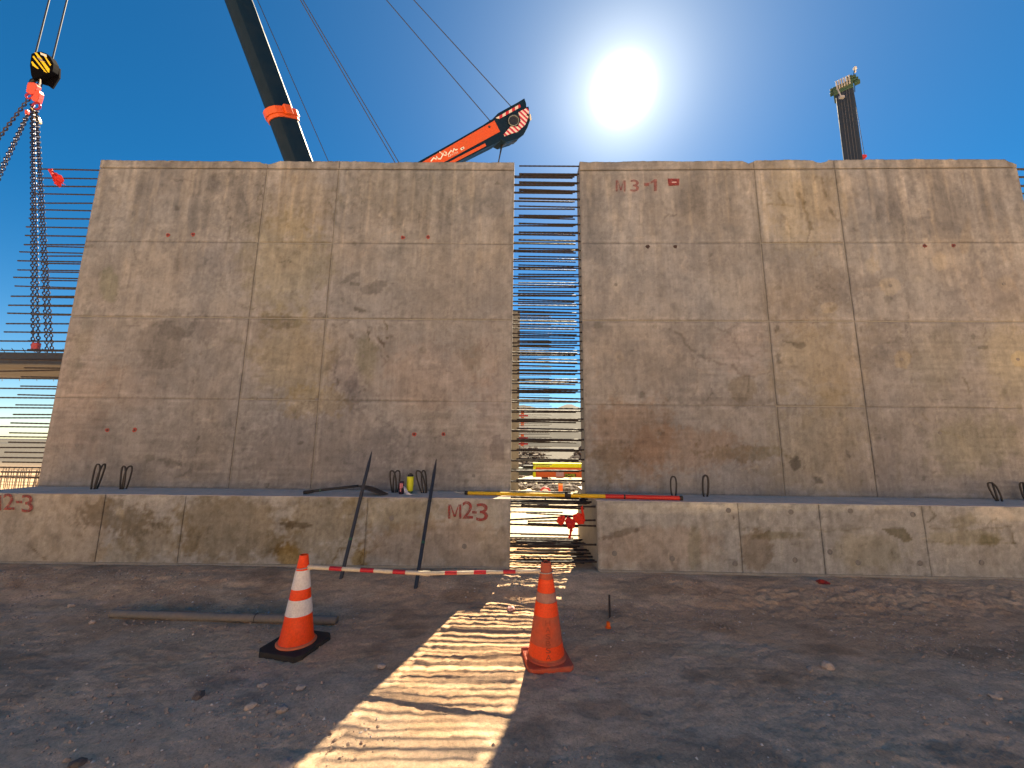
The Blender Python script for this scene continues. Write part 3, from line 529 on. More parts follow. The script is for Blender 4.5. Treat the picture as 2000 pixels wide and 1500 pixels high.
make_wall(RW,FR,FRF,'R',[(1500,627),(1668,630)],[(1560,331),(1560,475),(1560,628),(1600,794)],331,ragged(9,((xs_at(FR,1462,318),.10,.05),(xs_at(FR,1602,316),.13,.06),(xs_at(FR,1540,314),.3,-.02),(7.28,.16,.10))),[(1445,1050),(1604,1050),(1807,1050)])
for p in TIE: tie(FL if p[0]<1010 else FR,*p,LW if p[0]<1010 else RW)
for p in TIEF: tie(FLF if p[0]<1010 else FRF,*p,LW if p[0]<1010 else RW,r=.028)
for i,p in enumerate([(328,459),(377,458),(787,464),(836,463),(210,840),(263,840),(809,848),(866,848)]): plug(FL,*p,LW,i,col=MREDPL)
MDK=dirty('dark_red_plug',(.16,.03,.03),.7,0,.4,30)
for i,p in enumerate([(1265,482),(1319,482),(1806,480),(1862,480)]): plug(FR,*p,RW,20+i,col=MDK if i>1 else MHOLE)
marking(FLF,[('M',875,985,901,1013),('2',903,979,924,1013),('-',922,998,931,1003),('3',930,983,953,1018)],LW,'red M2-3 painted beside the gap',proud=.022)
marking(FLF,[('M',-26,967,2,997),('2',6,964,28,996),('-',31,978,43,983),('3',42,966,64,1001)],LW,'red M2-3 painted at the far left',proud=.028)
MFADE=MPAINT.copy(); MFADE.name='faded_marking_paint'; [setattr(e,'color',(v,v,v,1)) for nd in MFADE.node_tree.nodes if nd.type=='VALTORGB' for e,v in zip(nd.color_ramp.elements,(.12,.5))]
marking(FR,[('M',1203,352,1222,374),('3',1231,351,1248,374),('-',1258,357,1268,363),('1',1271,350,1283,373)],RW,'faded red M3-1',proud=.022,m=MFADE)
mm=M(); P4=[FR.P(*FR.hit(x,y,.020),.020) for x,y in ((1304,349),(1327,349),(1326,362),(1306,363))]; mm.prism(P4,(FR.n[0],FR.n[1],0),0,.002); mm.build('painted_mark',MFADE,RW)
mm=M(); P4=[FR.P(*FR.hit(x,y,.022),.022) for x,y in ((1312,355),(1321,355),(1321,357),(1312,357))]; mm.prism(P4,(FR.n[0],FR.n[1],0),0,.002); mm.build('painted_mark',mat('pale_mark',(.45,.38,.38),.8),RW)
# dowels in the gap and at the outer ends
wall_bars(LW,FL,1,1.0,6.36,.157,1.05,(.05,.27),off=.03,jit=.007); wall_bars(RW,FR,-1,1.0,6.45,.157,1.045,(.05,.27),off=.052,jit=.007)
wall_bars(LW,FL,-1,1.0,6.40,.155,1.12,(.05,),jit=.006); 
z=1.0
while z<4.95: 
    P=FL.P(.05,z+.065,-.28); rebar(LW,P[0],P[1],P[2],-1,1.02,random.gauss(0,.01),random.gauss(0,.006),.0118); z+=.155
wall_bars(RW,FR,1,4.6,6.45,.155,1.0,(.06,.27),jit=.006)
for W_,frf,end in ((LW,FLF,1),(RW,FRF,-1)):
    for zz in (.79,.09):
        for i in range(11):
            P=frf.P(frf.L-.05 if end>0 else .05,zz+random.uniform(-.02,.02)-.02*(i%2),-.08-.148*i); rebar(W_,P[0],P[1],P[2],end,1.04+(.06 if i%2 else 0),random.gauss(0,.02),random.gauss(0,.012),.0118)
    for zz,d in ((.30,.08),(.55,.08),(.42,1.62),(.66,1.62),(.62,.10)):
        P=frf.P(frf.L-.05 if end>0 else .05,zz+random.uniform(-.05,.05),-d); rebar(W_,P[0],P[1],P[2],end,.95,random.gauss(0,.03),random.gauss(0,.022),.0118)
# lifting loops cast into the ledge
MROPE=dirty('loop_strand',(.05,.045,.042),.6,.4,.4,30)
def loop(W_,pxb,pyb,pxt,pyt,wid,twist,dbl=True,rr=.0115):
    B=atz(pxb,pyb,ZB); T=aty(pxt,pyt,B[1]+.02); up=T-B; h=np.linalg.norm(up); up/=h
    m=M()
    for k_ in ((-1,1) if dbl else (0,)):
        a=twist+k_*.55; side=np.array([math.cos(a),math.sin(a),0]); pts=[]
        for i in range(19):
            t=i/18; s=math.sin(math.pi*t); w=(-math.cos(math.pi*t)); 
            x=w*wid*.5*(.35+.65*math.sin(math.pi*t)**.5)+k_*wid*.28*s; zz=h*(1-abs(2*t-1)**2.6)
            pts.append(B-up*.02+side*x+up*zz+np.array([k_*.006,k_*.012,0]))
        m.tube(pts,rr,6)
    o=m.build('lifting_loop',MROPE,W_,smooth=True); return o
loop(LW,184,955.5,199,904,.085,1.0); loop(LW,240,955.5,248,908,.10,.5); loop(LW,771,962,771,917,.14,.2); loop(LW,829,963,822,917,.14,.5)
loop(RW,1316,969,1315,928,.125,.1,False,rr=.012); loop(RW,1378,970,1378,926,.125,.1,False,rr=.015); loop(RW,1951,979,1938,940,.12,.1,rr=.011); loop(RW,2006,978,2000,940,.11,.2)
# ------------------------------------------------------------------ wall unit standing further back
PY=13.6; xr=.262
BW=empty('retaining_wall_unit',(-3.4,PY,0),'distant concrete wall slab showing as a thin strip behind the gap','wall')
MFARC=dirty('far_concrete',(.24,.20,.155),.9,0,.5,1.2,(.16,.13,.1)); m=M(); m.box((-7.2,PY,.0),(xr,PY+.34,6.46)); m.build('wall_core',MFARC,BW)
m=M(); m.box((-7.2,PY-.16,0),(xr-.03,PY+1.1,.72)); m.build('footing_core',MFARC,BW)
z=.9
while z<6.45:
    rebar(BW,xr-.04,PY+.05,z,1,1.2,0,random.gauss(0,.006),.0118); rebar(BW,xr-.04,PY+.27,z-.05,1,1.14,0,random.gauss(0,.008),.0118); z+=.157
# ------------------------------------------------------------------ slab held up by the crane at the left
SL=empty('suspended_slab',(-17,12.2,3.7),'concrete slab hanging level in chains at the left edge','precast slab')
sz0,sz1=3.72,4.09
m=M(); m.box((-22.5,11.0,sz0),(-11.6,13.5,sz1)); m.build('slab_body',dirty('slab_concrete',(.10,.11,.125),.9,0,.35,1.5,(.08,.085,.09)),SL,bevel=.015)
m=M(); m.box((-22.5,10.975,sz0+.03),(-11.6,10.998,sz1-.01)); m.build('edge_shade',MDARK,SL)  # added dark sheet, puts the shade of the slab's front edge into colour
for yy in (11.55,12.15,12.8):
    m=M(); m.box((-22.5,yy,sz0-.006),(-11.6,yy+.03,sz0-.0005)); m.build('form_joint',mat('joint_brown',(.12,.10,.08),.9),SL)  # thin brown strips in their own colour mark the form joints
SM=M().tube([(0,0,0),(.0,0,.20)],.008,5).mesh('rebar',MREB)
for i in range(26):
    x=-20.0+i*.30
    o=bpy.data.objects.new('rebar',SM); COL.objects.link(o); o.parent=SL; o.location=Vector((x,11.06,sz1-.02))-wloc(SL); o.rotation_euler=(.1,-.7+random.uniform(-.1,.1),0)
    if i%2==0:
        o=bpy.data.objects.new('rebar',SM); COL.objects.link(o); o.parent=SL; o.location=Vector((x+.1,13.48,sz0+.03))-wloc(SL); o.rotation_euler=(.3,math.pi-.7+random.uniform(-.1,.1),0)
# ------------------------------------------------------------------ hook block, chains
HY=12.2
n_cam=np.array([0.35,-1,-.45]); n_cam/=np.linalg.norm(n_cam)
HP=aty(80,130,HY)
def hp(x,y): return (30+x/8.82, 90+y/8.82)
def onH(x,y,d=0): return onplane(*hp(x,y),HP+n_cam*d,n_cam)
HB=empty('hook_block',HP,'black crane hook block with yellow hazard stripes, top left in the sky','crane hook')
m=M(); pl=[(270,130),(350,100),(440,90),(540,130),(600,190),(625,240),(650,290),(645,370),(632,430),(300,575),(265,500),(245,330)]
m.prism([onH(*p) for p in pl],n_cam,-.30,0); m.build('cheek_plate',mat('hook_block_black',(.003,.003,.005),.85,0,.04),HB,bevel=.02)
m=M(); m.prism([onH(*p) for p in [(300,570),(440,610),(510,665),(635,470),(640,300),(380,350)]],n_cam,-.42,-.31); m.build('cheek_plate',mat('hook_block_black_rear',(.003,.003,.005),.85,0,.04),HB,bevel=.02)
for pl in ([(275,275),(292,262),(352,330),(410,392),(380,392),(300,335)],[(298,185),(318,165),(550,465),(500,440)],[(330,112),(372,113),(592,395),(585,460),(560,445)],[(470,135),(500,145),(618,320),(605,345),(590,330)]):
    m=M(); m.prism([onH(*p) for p in pl],n_cam,.001,.006); m.build('hazard_stripe',MYEL,HB)
m=M(); m.prism([onH(*p) for p in [(432,108),(540,150),(545,195),(440,150)]],n_cam,.008,.012); m.build('rating_plate',MWHITE,HB)
m=M(); m.prism([onH(*p) for p in [(370,190),(400,200),(530,280),(420,250)]],n_cam,.008,.012); m.build('rating_plate',dirty('worn_plate',(.25,.22,.2),.6),HB)
m=M(); m.tube([onH(x,y,-.15) for x,y in ((390,560),(350,575),(300,600),(275,660),(290,710),(340,730),(400,700),(432,640),(428,570))],[.05,.06,.075,.08,.08,.08,.07,.06,.05],8); HK=m.build('hook',mat('hook_steel',(.02,.02,.022),.3,.7),HB,smooth=True)
m=M(); m.tube([onH(430,570,-.1),onH(430,640,-.1),onH(410,690,-.1)],.03,6); m.build('safety_latch',mat('bright_steel',(.6,.6,.62),.3,.9),HK)
for body,ring in (([(255,640),(360,640),(410,700),(372,830),(330,852),(290,842),(218,805),(235,690)],(240,862,55,42)),([(395,765),(440,780),(455,830),(440,905),(415,980),(330,960),(296,905),(345,850)],(362,1035,66,55))):
    m=M(); m.prism([onH(*p,.1) for p in body],n_cam,-.12,.10); m.build('shackle_body',MREDHOOK,HB,bevel=.02)
    cx,cy,ra,rb=ring; m=M(); m.tube([onH(cx+ra*math.cos(a),cy+rb*math.sin(a),.05) for a in np.linspace(0,2*math.pi,17)[:-1]],.035,6,closed=True); m.build('shackle_ring',mat('purple_red_steel',(.28,.02,.07),.35,.3),HB,smooth=True)
for k_,pl in enumerate(([(285,1060),(330,1070),(345,1150),(320,1185),(285,1130)],[(345,1210),(400,1215),(435,1290),(440,1340),(400,1350),(345,1280)],[(180,1110),(225,1100),(230,1180),(190,1190)])):
    m=M(); m.prism([onH(*p,.05) for p in pl],n_cam,-.08,.08); m.build('brass_coupling',MBRASS if k_<2 else MREDHOOK,HB,bevel=.03)
def chain(parent,A,B,pitch=.112,r=.019,name='chain_links'):
    A=np.array(A);B=np.array(B); L=np.linalg.norm(B-A); t=(B-A)/L; s1=np.cross(t,[0,1,.2]); s1/=np.linalg.norm(s1); s2=np.cross(t,s1); n=int(L/pitch); m=M()
    for i in range(n+1):
        c=A+t*(i*pitch); a=(s1+s2)/1.4142 if i%2 else (s1-s2)/1.4142; hl=pitch*.5; w=.036
        pts=[c+t*(hl*u)+a*(w*v) for u,v in ((-1.05,-.5),(-.5,-1),(.5,-1),(1.05,-.5),(1.05,.5),(.5,1),(-.5,1),(-1.05,.5))]
        m.tube(pts,r*.9,4,closed=True)
    o=m.build(name,MCHAIN,parent); o['kind']='stuff'; return o
def sling(label,top,bot,gap):
    T=onH(*top); E_=empty('chain_sling',T,label,'chain','sling chains of the hook'); g=np.array([gap,0,0]); 
    chain(E_,T-g*.25,np.array(bot)-g,); chain(E_,T+g*.25,np.array(bot)+g); return E_
sling('hanging chain sling, left of the two dropping straight to the slab',(290,1020),aty(70,686,11.75),.085)
sling('hanging chain sling, right of the two dropping straight to the slab',(360,1120),aty(97,688,12.6),.085)
sling('upper of the two chain slings slanting off the left edge',(215,925),aty(-285,640,12.8),.05)
sling('lower of the two chain slings slanting off the left edge',(215,1180),aty(-150,655,11.75),.11)
m=M(); c=aty(70,678,11.72); m.obox(c,((.10,0,0),(0,.06,0),(0,0,.14))); fl=m.build('lifting_shackle',MREDHOOK,None,origin=tuple(c),bevel=.03); tag(fl,'small red and white shackle joining the chains to the hanging slab','shackle')
# ------------------------------------------------------------------ cranes
def zfor(X,Y,py):
    lo,hi=0,200
    for _ in range(60):
        mid=(lo+hi)/2
        if proj(X,Y,mid)[1]>py: lo=mid
        else: hi=mid
    return lo
tipz=zfor(HP[0],HP[1],-585); TIP=np.array([HP[0],HP[1],tipz])
def chassis(parent,c,yaw,ln,wd,body,side=1):
    c=np.array(c,float); a=np.array([math.cos(yaw),math.sin(yaw),0]); b=np.array([-math.sin(yaw),math.cos(yaw),0]); up=np.array([0,0,1.])
    m=M(); m.obox(c+up*1.15,(a*ln/2,b*wd/2,up*.35)); m.build('chassis',MDARK,parent,bevel=.05)
    m=M(); m.obox(c+up*2.1-a*.2,(a*1.7,b*wd*.45,up*.55)); m.build('turret',body,parent,bevel=.08)
    m=M(); m.obox(c+up*2.2+a*(ln/2-1.0),(a*.9,b*wd*.45,up*.75)); m.build('cab',body,parent,bevel=.12)
    for i in range(4):
        for s in (-1,1):
            p=c+a*(-ln/2+1.2+i*(ln-2.4)/3)+b*s*(wd/2-.25)+up*.62; m=M(); m.tube([p-b*.18,p+b*.18],.62,18); m.build('wheel',mat('tyre',(.02,.02,.02),.9) if not bpy.data.materials.get('tyre') else bpy.data.materials['tyre'],parent,angle=40)
# crane one: long black telescopic boom
ROOT=aty(768,815,26); C1=empty('mobile_crane',(ROOT[0],ROOT[1],0),'big mobile crane whose black telescopic boom rises with an orange collar','crane')
ax=(TIP-ROOT); LB=np.linalg.norm(ax); ax/=LB
def boom_sec(m,A,B,ra,rb,n=14,flat=.86,side=None):
    A=np.array(A);B=np.array(B); t=(B-A)/np.linalg.norm(B-A); s=np.cross(t,[0,0,1.]); s/=np.linalg.norm(s); u=np.cross(s,t); base=len(m.v)
    prof=[(-1,.75),(-.75,1),(.75,1),(1,.75),(1,-.35),(.86,-.72),(.55,-.95),(.2,-1.05),(-.2,-1.05),(-.55,-.95),(-.86,-.72),(-1,-.35)]
    for P,r in ((A,ra),(B,rb)):
        for x,y in prof: m.v.append(tuple(P+s*x*r*flat+u*y*r))
    k=len(prof)
    for i in range(k): m.f.append((base+i,base+(i+1)%k,base+k+(i+1)%k,base+k+i)); m.mi.append(0)
    m.f.append(tuple(base+i for i in range(k))); m.f.append(tuple(base+k+i for i in range(k))); m.mi+=[0,0]
# collar position: where the boom passes picture row 222
def along(A,B,py):
    lo,hi=0.,1.
    for _ in range(50):
        mid=(lo+hi)/2; P=A+(B-A)*mid
        if proj(*P)[1]>py: lo=mid
        else: hi=mid
    return lo
kc=along(ROOT,TIP,226); PC=ROOT+(TIP-ROOT)*kc
dist=float((PC-CP)@CF); rc=50/2*dist/FPX/1.10
m=M(); boom_sec(m,ROOT,PC,rc*1.08,rc*1.02); m.build('boom_section',MBLACK,C1,angle=25)
m=M(); boom_sec(m,PC,TIP,rc*.96,rc*.80); m.build('boom_section',MBLACK,C1,angle=25)
m=M(); boom_sec(m,PC-ax*.16,PC+ax*.16,rc*1.22,rc*1.22); m.build('orange_collar',MORANGE,C1,angle=25)
m=M(); boom_sec(m,PC-ax*.34,PC-ax*.17,rc*1.12,rc*1.12); m.build('orange_collar',MORANGE,C1,angle=25)
sd=np.cross(ax,[0,0,1.]); sd/=np.linalg.norm(sd)
for s in (-1,1):
    m=M(); m.obox(PC+sd*s*rc*1.2-ax*.02,(sd*.10,ax*.22,np.cross(sd,ax)*.2)); m.build('collar_bracket',MORANGE,C1,bevel=.03)
m=M(); m.obox(TIP+ax*.3,(ax*.8,sd*.55,np.cross(sd,ax)*.6)); m.build('boom_head',MBLACK,C1,bevel=.08)
chassis(C1,(ROOT[0],ROOT[1]+1,0),R(80),12,2.9,MORANGE)
def cable(parent,A,B,r=.02,name='wire_rope'):
    m=M(); m.tube([A,(np.array(A)*.5+np.array(B)*.5),B],r,6); return m.build(name,MCABLE,parent)
cable(C1,TIP,aty(762,830,27.5),.022); 
for px,dp_,rr in ((643,25.5,.022),(762,27,.03),(752,27,.03)):
    pass
def cab2(p0,p1,Y,rr,ext=1.55):
    # rope through two picture points, from the boom tip down behind the wall
    (x0,y0),(x1,y1)=p0,p1; x2=x1+(x1-x0)/(y1-y0)*(700-y1); B=aty(x2,700,Y); A=TIP+np.array([(0),0,0]); 
    # start where the line meets the head of the boom
    cable(C1,A,B,rr)
cab2((430,0),(550,310),25,.018); cab2((510,0),(643,310),26,.022); cab2((563,0),(757,315),25,.026); cab2((574,0),(768,315),25,.026)
for (tx,ty),(bx,by) in (((95,0),(70,102)),((130,0),(102,117))):
    B=aty(bx,by,HY-.1 if bx<90 else HY+.1); lo=zfor(B[0],B[1],-560); cable(C1,(B[0]+.25,B[1],lo),B,.024)
# crane two: orange boom with striped head
A2=aty(330,571,10.5); H2=aty(1003,235.5,15.2); u2=H2-A2; u2/=np.linalg.norm(u2)
vd=ray(900,290); vd/=np.linalg.norm(vd); w2=-(vd-u2*np.dot(vd,u2)); w2/=np.linalg.norm(w2)
w2=w2+np.array([0,0,.25]); w2-=u2*np.dot(w2,u2); w2/=np.linalg.norm(w2)
C2=empty('mobile_crane',(A2[0],A2[1],0),'mobile crane whose orange lettered boom ends in a red and white striped head','crane')
def p2(x,y,d=0): return onplane(x,y,H2+w2*d,w2)
def pc(x,y): return (900+x/10.71,180+y/10.71)
def ext(x0,y0,x1,y1,x): return (x,y0+(y1-y0)*(x-x0)/(x1-x0))
top=(ext(900,270,965,232.5,260),(965,232.5)); bot=((978,275),ext(978,275,900,313.5,260))
m=M(); m.prism([p2(*q) for q in [top[0],(945,243),(959,233.5),(967,231),(976,257),(978,275),bot[1]]],w2,-.75,0); m.build('boom_section',MBLACK,C2,bevel=.02)
orl=lambda x,a,b: ext(*a,*b,x)
m=M(); m.prism([p2(*q) for q in [orl(300,(900,273.5),(965,236)),(965,236),(976,257.5),orl(300,(900,299),(976,257.5))]],w2,.001,.03); m.build('orange_side_plate',MORANGE,C2)
m=M(); m.prism([p2(*q) for q in [orl(300,(900,304.6),(946.7,280.4)),(946.7,280.4),(949,285.5),orl(300,(900,311),(949,285.5))]],w2,.001,.03); m.build('orange_side_plate',MORANGE,C2)
m=M(); m.prism([p2(*q) for q in [(966,231.5),(973,221),(1000,206),(1011,200),(1024,192),(1027.5,202),(1028,209),(1032.5,208),(1035,236),(1030,250),(1023,263),(1012,270.6),(988,278),(976,272),(972,250)]],w2,-.72,.015); m.build('boom_head',MBLACK,C2,bevel=.02)
def stripes(name,d,period,a,b):
    m_=mat(name,a,.5); k=N(m_); g=k.n('ShaderNodeNewGeometry'); dt=k.n('ShaderNodeVectorMath',operation='DOT_PRODUCT'); k.l(k.tc.outputs['Object'],dt.inputs[0]); dt.inputs[1].default_value=tuple(d)
    f=k.math('FRACT',k.math('DIVIDE',dt.outputs['Value'],period)); s=k.math('GREATER_THAN',f,.5); k.l(k.mix(s,a,b),k.b.inputs['Base Color']); return m_
v2=np.cross(w2,u2); 
sdn=u2*.50+v2*.86 if False else np.array([0,0,1.])
e1=p2(1000,236)-p2(990,230); e1/=np.linalg.norm(e1); sdir2=p2(1003,245)-p2(1000,235); sdir2=np.array([.45,0,-.89]); 
MST1=stripes('striped_plate_upper',(.93,0,.05),.27,(.62,.52,.48),(.45,.03,.04)); MST2=stripes('striped_plate_lower',(.30,0,.95),.205,(.65,.55,.52),(.45,.03,.06))
m=M(); m.prism([p2(*q) for q in [(967.5,231),(974.5,233),(1016,210),(1014,204.5)]],w2,.016,.045); m.build('striped_plate',MST1,C2)
m=M(); m.prism([p2(*q) for q in [(1011.6,220),(1028,211.7),(1032.5,217),(1030.7,230.4),(1025,244.4),(1010,258.4),(997,262),(985,267),(983,263),(996,248),(1010,248),(1016,236)]],w2,.016,.045); m.build('striped_plate',MST2,C2)
def circ2(cx,cy,r,n=20): return [(cx+r*math.cos(a),cy+r*math.sin(a)) for a in np.linspace(0,2*math.pi,n+1)[:-1]]
m=M(); m.prism([p2(*q) for q in circ2(1003,235.5,11)],w2,.016,.08); SCV=m.build('sheave_cover',MDARK,C2,bevel=.01)
m=M(); m.tube([p2(*q,.085) for q in circ2(1003,235.5,10)],.02,5,closed=True); m.build('sheave_rim',dirty('grey_steel',(.2,.23,.22),.5,.3),SCV)
m=M(); m.prism([p2(*q) for q in circ2(955,248.6,2.4,10)],w2,.031,.04); m.build('side_hole',MHOLE,C2)
m=M(); m.prism([p2(*q) for q in circ2(1029.5,225.5,2.2,10)],w2,.046,.06); m.build('bolt',MDARK,C2)
m=M(); m.prism([p2(*q) for q in [(1033.5,224),(1035.5,224),(1037,235),(1034.5,235.5)]],w2,-.2,.05); m.build('side_lamp',MWHITE,C2)
m=M(); m.prism([p2(*q) for q in [(984,268),(990,266),(1012,261),(1022,252),(1026,256),(1014,272),(1000,274),(989,279)]],w2,-.5,-.2); m.build('rear_guard',MDARK,C2,bevel=.02)
def q4(x,y): return (800+x/7.692,180+y/7.692)
MLOGO=mat('logo_white',(.75,.72,.66),.5)
m=M()
for pl in ([(318,1040),(360,985),(395,1010),(405,965),(428,1003),(465,1003),(495,945),(478,912)],[(450,905),(462,900)],[(505,915),(508,945),(545,950),(552,905),(520,890)],[(572,942),(590,918),(620,875),(648,900),(668,848),(690,872),(716,858)]):
    m.tube([p2(*q4(*p),.034) for p in pl],.028,4)
m.build('logo_stroke',MLOGO,C2)
m=M()
for i,ch in enumerate('RENTAL'):
    V,F=glyph(ch); t0=np.array([585+i*26,978-i*12.5]); dx=np.array([.90,-.42]); dy=np.array([-.15,-1.]); lo=V.min(0); hi=V.max(0)
    m.add([p2(*q4(*(t0+dx*((v[0]-lo[0])/(hi[0]-lo[0])*20)+dy*((v[1]-lo[1])/(hi[1]-lo[1])*28))),.036) for v in V],F)
m.build('small_lettering',MLOGO,C2)
m=M(); m.prism([p2(*q4(*q)) for q in [(755,850),(805,822),(820,850),(770,880)]],w2,.031,.036); WST=m.build('white_sticker',MLOGO,C2)
m=M(); m.prism([p2(*q4(*q)) for q in [(772,852),(800,837),(806,848),(778,864)]],w2,.0365,.038); m.build('sticker_print',MDARK,WST)
m=M(); m.tube([p2(983,272,-.3),p2(980,285,-.3),p2(977,300,-.3),p2(972,325,-.3)],[.05,.045,.03,.025],6); m.build('hanging_rope_end',MDARK,C2,smooth=True)
cable(C2,TIP+np.array([.4,0,-.3]),p2(957,236,-.3),.02,'wire_rope'); cable(C2,TIP+np.array([.4,0,.3]),p2(999,209,-.3),.02,'wire_rope')
chassis(C2,(A2[0]+1.2,11.2,0),R(0),5.0,2.3,MORANGE)
m=M(); m.obox((A2[0],A2[1],A2[2]*.5+1.1),((.5,0,0),(0,.4,0),(0,0,A2[2]*.5-1.0))); m.build('boom_mast',MDARK,C2,bevel=.05)
# crane three: far dark boom with green head
Y3=30.; c3=lambda x,y: aty(1580+x/6.522,100+y/6.522,Y3)
T3=(c3(360,590)+c3(548,510))/2; B3=(c3(460,1375)+c3(655,1345))/2; dd=(B3-T3); R3=T3+dd*((T3[2]-2.)/(T3[2]-B3[2]))
C3=empty('mobile_crane',(R3[0],R3[1],0),'distant crane with a dark upright boom and green head above the right wall','crane')
w3=.5*26.5*float((T3-CP)@CF)/FPX
ax3=(T3-R3)/np.linalg.norm(T3-R3); s3=np.cross(ray(1651,240),ax3); s3/=np.linalg.norm(s3); u3=-np.cross(s3,ax3)
L3=np.linalg.norm(T3-R3); mid3=(T3+R3)/2
MB3=dirty('dark_boom_grey',(.018,.030,.050),.6,0,.2,3,(.04,.05,.06))
m=M(); m.obox(mid3,(ax3*L3/2,s3*w3,u3*w3*.9)); m.build('boom_section',MB3,C3,bevel=.12)
m=M(); 
for off in (-.45,-.15,.2,.5): m.tube([R3-u3*(w3*.9+.03)+s3*w3*off,T3-u3*(w3*.9+.03)+s3*w3*off],.03,4)
m.build('boom_rib',dirty('rib_grey',(.07,.08,.10),.5),C3)
m=M(); m.obox(T3+ax3*.35-s3*.05,(ax3*.42,s3*w3*1.12,u3*w3*1.0)); m.build('boom_head',MGREEN,C3,bevel=.06)
for i in range(6):
    m=M(); c=T3+ax3*.72+s3*(-w3*.72+i*w3*.28)-u3*(w3*1.02); m.obox(c,(ax3*.42,s3*.055,u3*.12)); m.build('sheave',dirty('pale_sheave',(.42,.40,.36),.5) if i==0 else bpy.data.materials['pale_sheave'],C3,bevel=.02)
for a,b in ((.9,-1.2),(.5,-1.25),(1.25,1.1),(.85,1.3),(.45,1.45),(1.4,.7)):
    m=M(); c=T3+ax3*a*.8+s3*w3*b-u3*.3; m.obox(c,(ax3*.12,s3*.2,u3*.2)); m.build('head_bracket',MGREEN,C3,bevel=.05)
m=M(); m.tube([c3(585,520),c3(580,380),c3(568,310),c3(588,190)],.03,5); m.build('aerial_mast',MDARK,C3)
m=M(); m.obox(c3(586,220),((.10,0,0),(0,.1,0),(0,0,.13))); m.obox(c3(588,258),((.06,0,0),(0,.06,0),(0,0,.1))); m.build('wind_gauge',MWHITE,C3,bevel=.02)
m=M(); m.tube([c3(365,550)-u3*1.,c3(425,680)-u3*1.],.05,5); m.obox(c3(428,678)-u3*1.,((.19,0,0),(0,.1,0),(0,0,.1))); m.build('work_lamp',dirty('lamp_grey',(.35,.35,.37),.4),C3)
cable(C3,c3(562,470),c3(640,920)+(c3(710,1340)-c3(640,920))*3,.022)
m=M(); m.obox(c3(650,1362),((.34,0,0),(0,.3,0),(0,0,.12))); m.build('red_fitting',MRED,C3,bevel=.03)
chassis(C3,(R3[0],R3[1]+1,0),R(70),12,2.9,MGREEN)
# ------------------------------------------------------------------ seen through the gap: machine, rubble, tower, hill
MFLU=dirty('fluorescent_yellow',(.80,.78,.02),.5,0,.1,4); MORB=dirty('bright_orange',(.75,.12,.02),.5,0,.15,4)
OB=empty('outrigger_beam',(2.2,16,0),'orange steel outrigger beam with yellow top strip lying beyond the gap','crane outrigger')
yb=16.; q_=lambda x,y: aty(x,y,yb)
x0=q_(1042,925)[0]; zt_=q_(1090,905)[2]; z2=q_(1090,913)[2]; z3=q_(1090,932.5)[2]
m=M(); m.box((x0,yb,z2),(x0+6.5,yb+.5,zt_)); m.build('yellow_strip',MFLU,OB)
m=M(); m.box((x0+.02,yb+.03,z3),(x0+6.5,yb+.5,z2-.002)); m.build('orange_beam',MORB,OB)
m=M(); m.box((x0-.02,yb-.02,z3),(x0+.09,yb+.029,z2-.004)); m.build('yellow_strip',MFLU,OB)
m=M(); a=q_(1086,920);b=q_(1101,931); m.box((a[0],yb+.012,b[2]),(b[0],yb+.0295,a[2])); m.build('pink_label',dirty('pink_label_paper',(.62,.35,.36),.6,0,.4,30),OB)
a=q_(1103,925);b=q_(1125,932); m=M(); m.box((a[0],yb+.012,b[2]),(b[0],yb+.0295,a[2])); BLB=m.build('black_label',mat('label_black',(.015,.015,.012),.5),OB)
m=M()
for i,ch in enumerate('CO-MTEL'):
    V,F=glyph(ch); lo=V.min(0);hi=V.max(0); wch=(b[0]-a[0])/7.3; xx=a[0]+.02+i*wch
    zl,zh=(b[2]+.01,a[2]-.01) if ch!='-' else ((a[2]+b[2])/2-.01,(a[2]+b[2])/2+.015)
    m.add([(xx+(v[0]-lo[0])/(hi[0]-lo[0]+1e-6)*wch*.8,yb+.008,zl+(v[1]-lo[1])/(hi[1]-lo[1]+1e-6)*(zh-zl)) for v in V],F)
m.build('label_lettering',MFLU,BLB)
m=M(); a=q_(1010,914);b=q_(1041,929); m.box((a[0],yb+.05,b[2]),(b[0],yb+.5,a[2])); m.build('beam_end_jack',dirty('dark_green_steel',(.04,.06,.06),.5),OB,bevel=.03)
m=M(); a=q_(1022,909);b=q_(1043,914); m.box((a[0],yb+.1,b[2]),(b[0],yb+.4,a[2])); m.build('hose_guard',MDARK,OB,bevel=.02)
m=M(); 
for xx in (x0+.35,x0+2.4,x0+4.8): m.box((xx,yb+.05,-.05),(xx+.25,yb+.45,z3-.002))
m.build('support_block',MDARK,OB,bevel=.01)
# crates of rubble: berm of broken rock
def rockmesh(m,c,r,rs,flat=.7,sub=1):
    bm=bmesh.new(); bmesh.ops.create_icosphere(bm,subdivisions=sub,radius=1); a=rs.uniform(0,6.3); ca_,sa_=math.cos(a),math.sin(a); sx,sy,szz=rs.uniform(.8,1.3),rs.uniform(.7,1.1),rs.uniform(.5,.9)*flat/.7
    V=[]
    for v in bm.verts:
        k_=rs.uniform(.78,1.18); x,y,z_=v.co.x*sx*k_,v.co.y*sy*k_,v.co.z*szz*k_; V.append((c[0]+(x*ca_-y*sa_)*r,c[1]+(x*sa_+y*ca_)*r,c[2]+z_*r))
    F=[tuple(q.index for q in f.verts) for f in bm.faces]; bm.free(); m.add(V,F)
MROCK=dirty('rubble_rock',(.12,.095,.085),.95,0,.7,2.5,(.22,.18,.15)); MROCKG=dirty('grey_rock',(.16,.14,.135),.95,0,.6,9,(.28,.23,.19))
rs=random.Random(5); m=M()
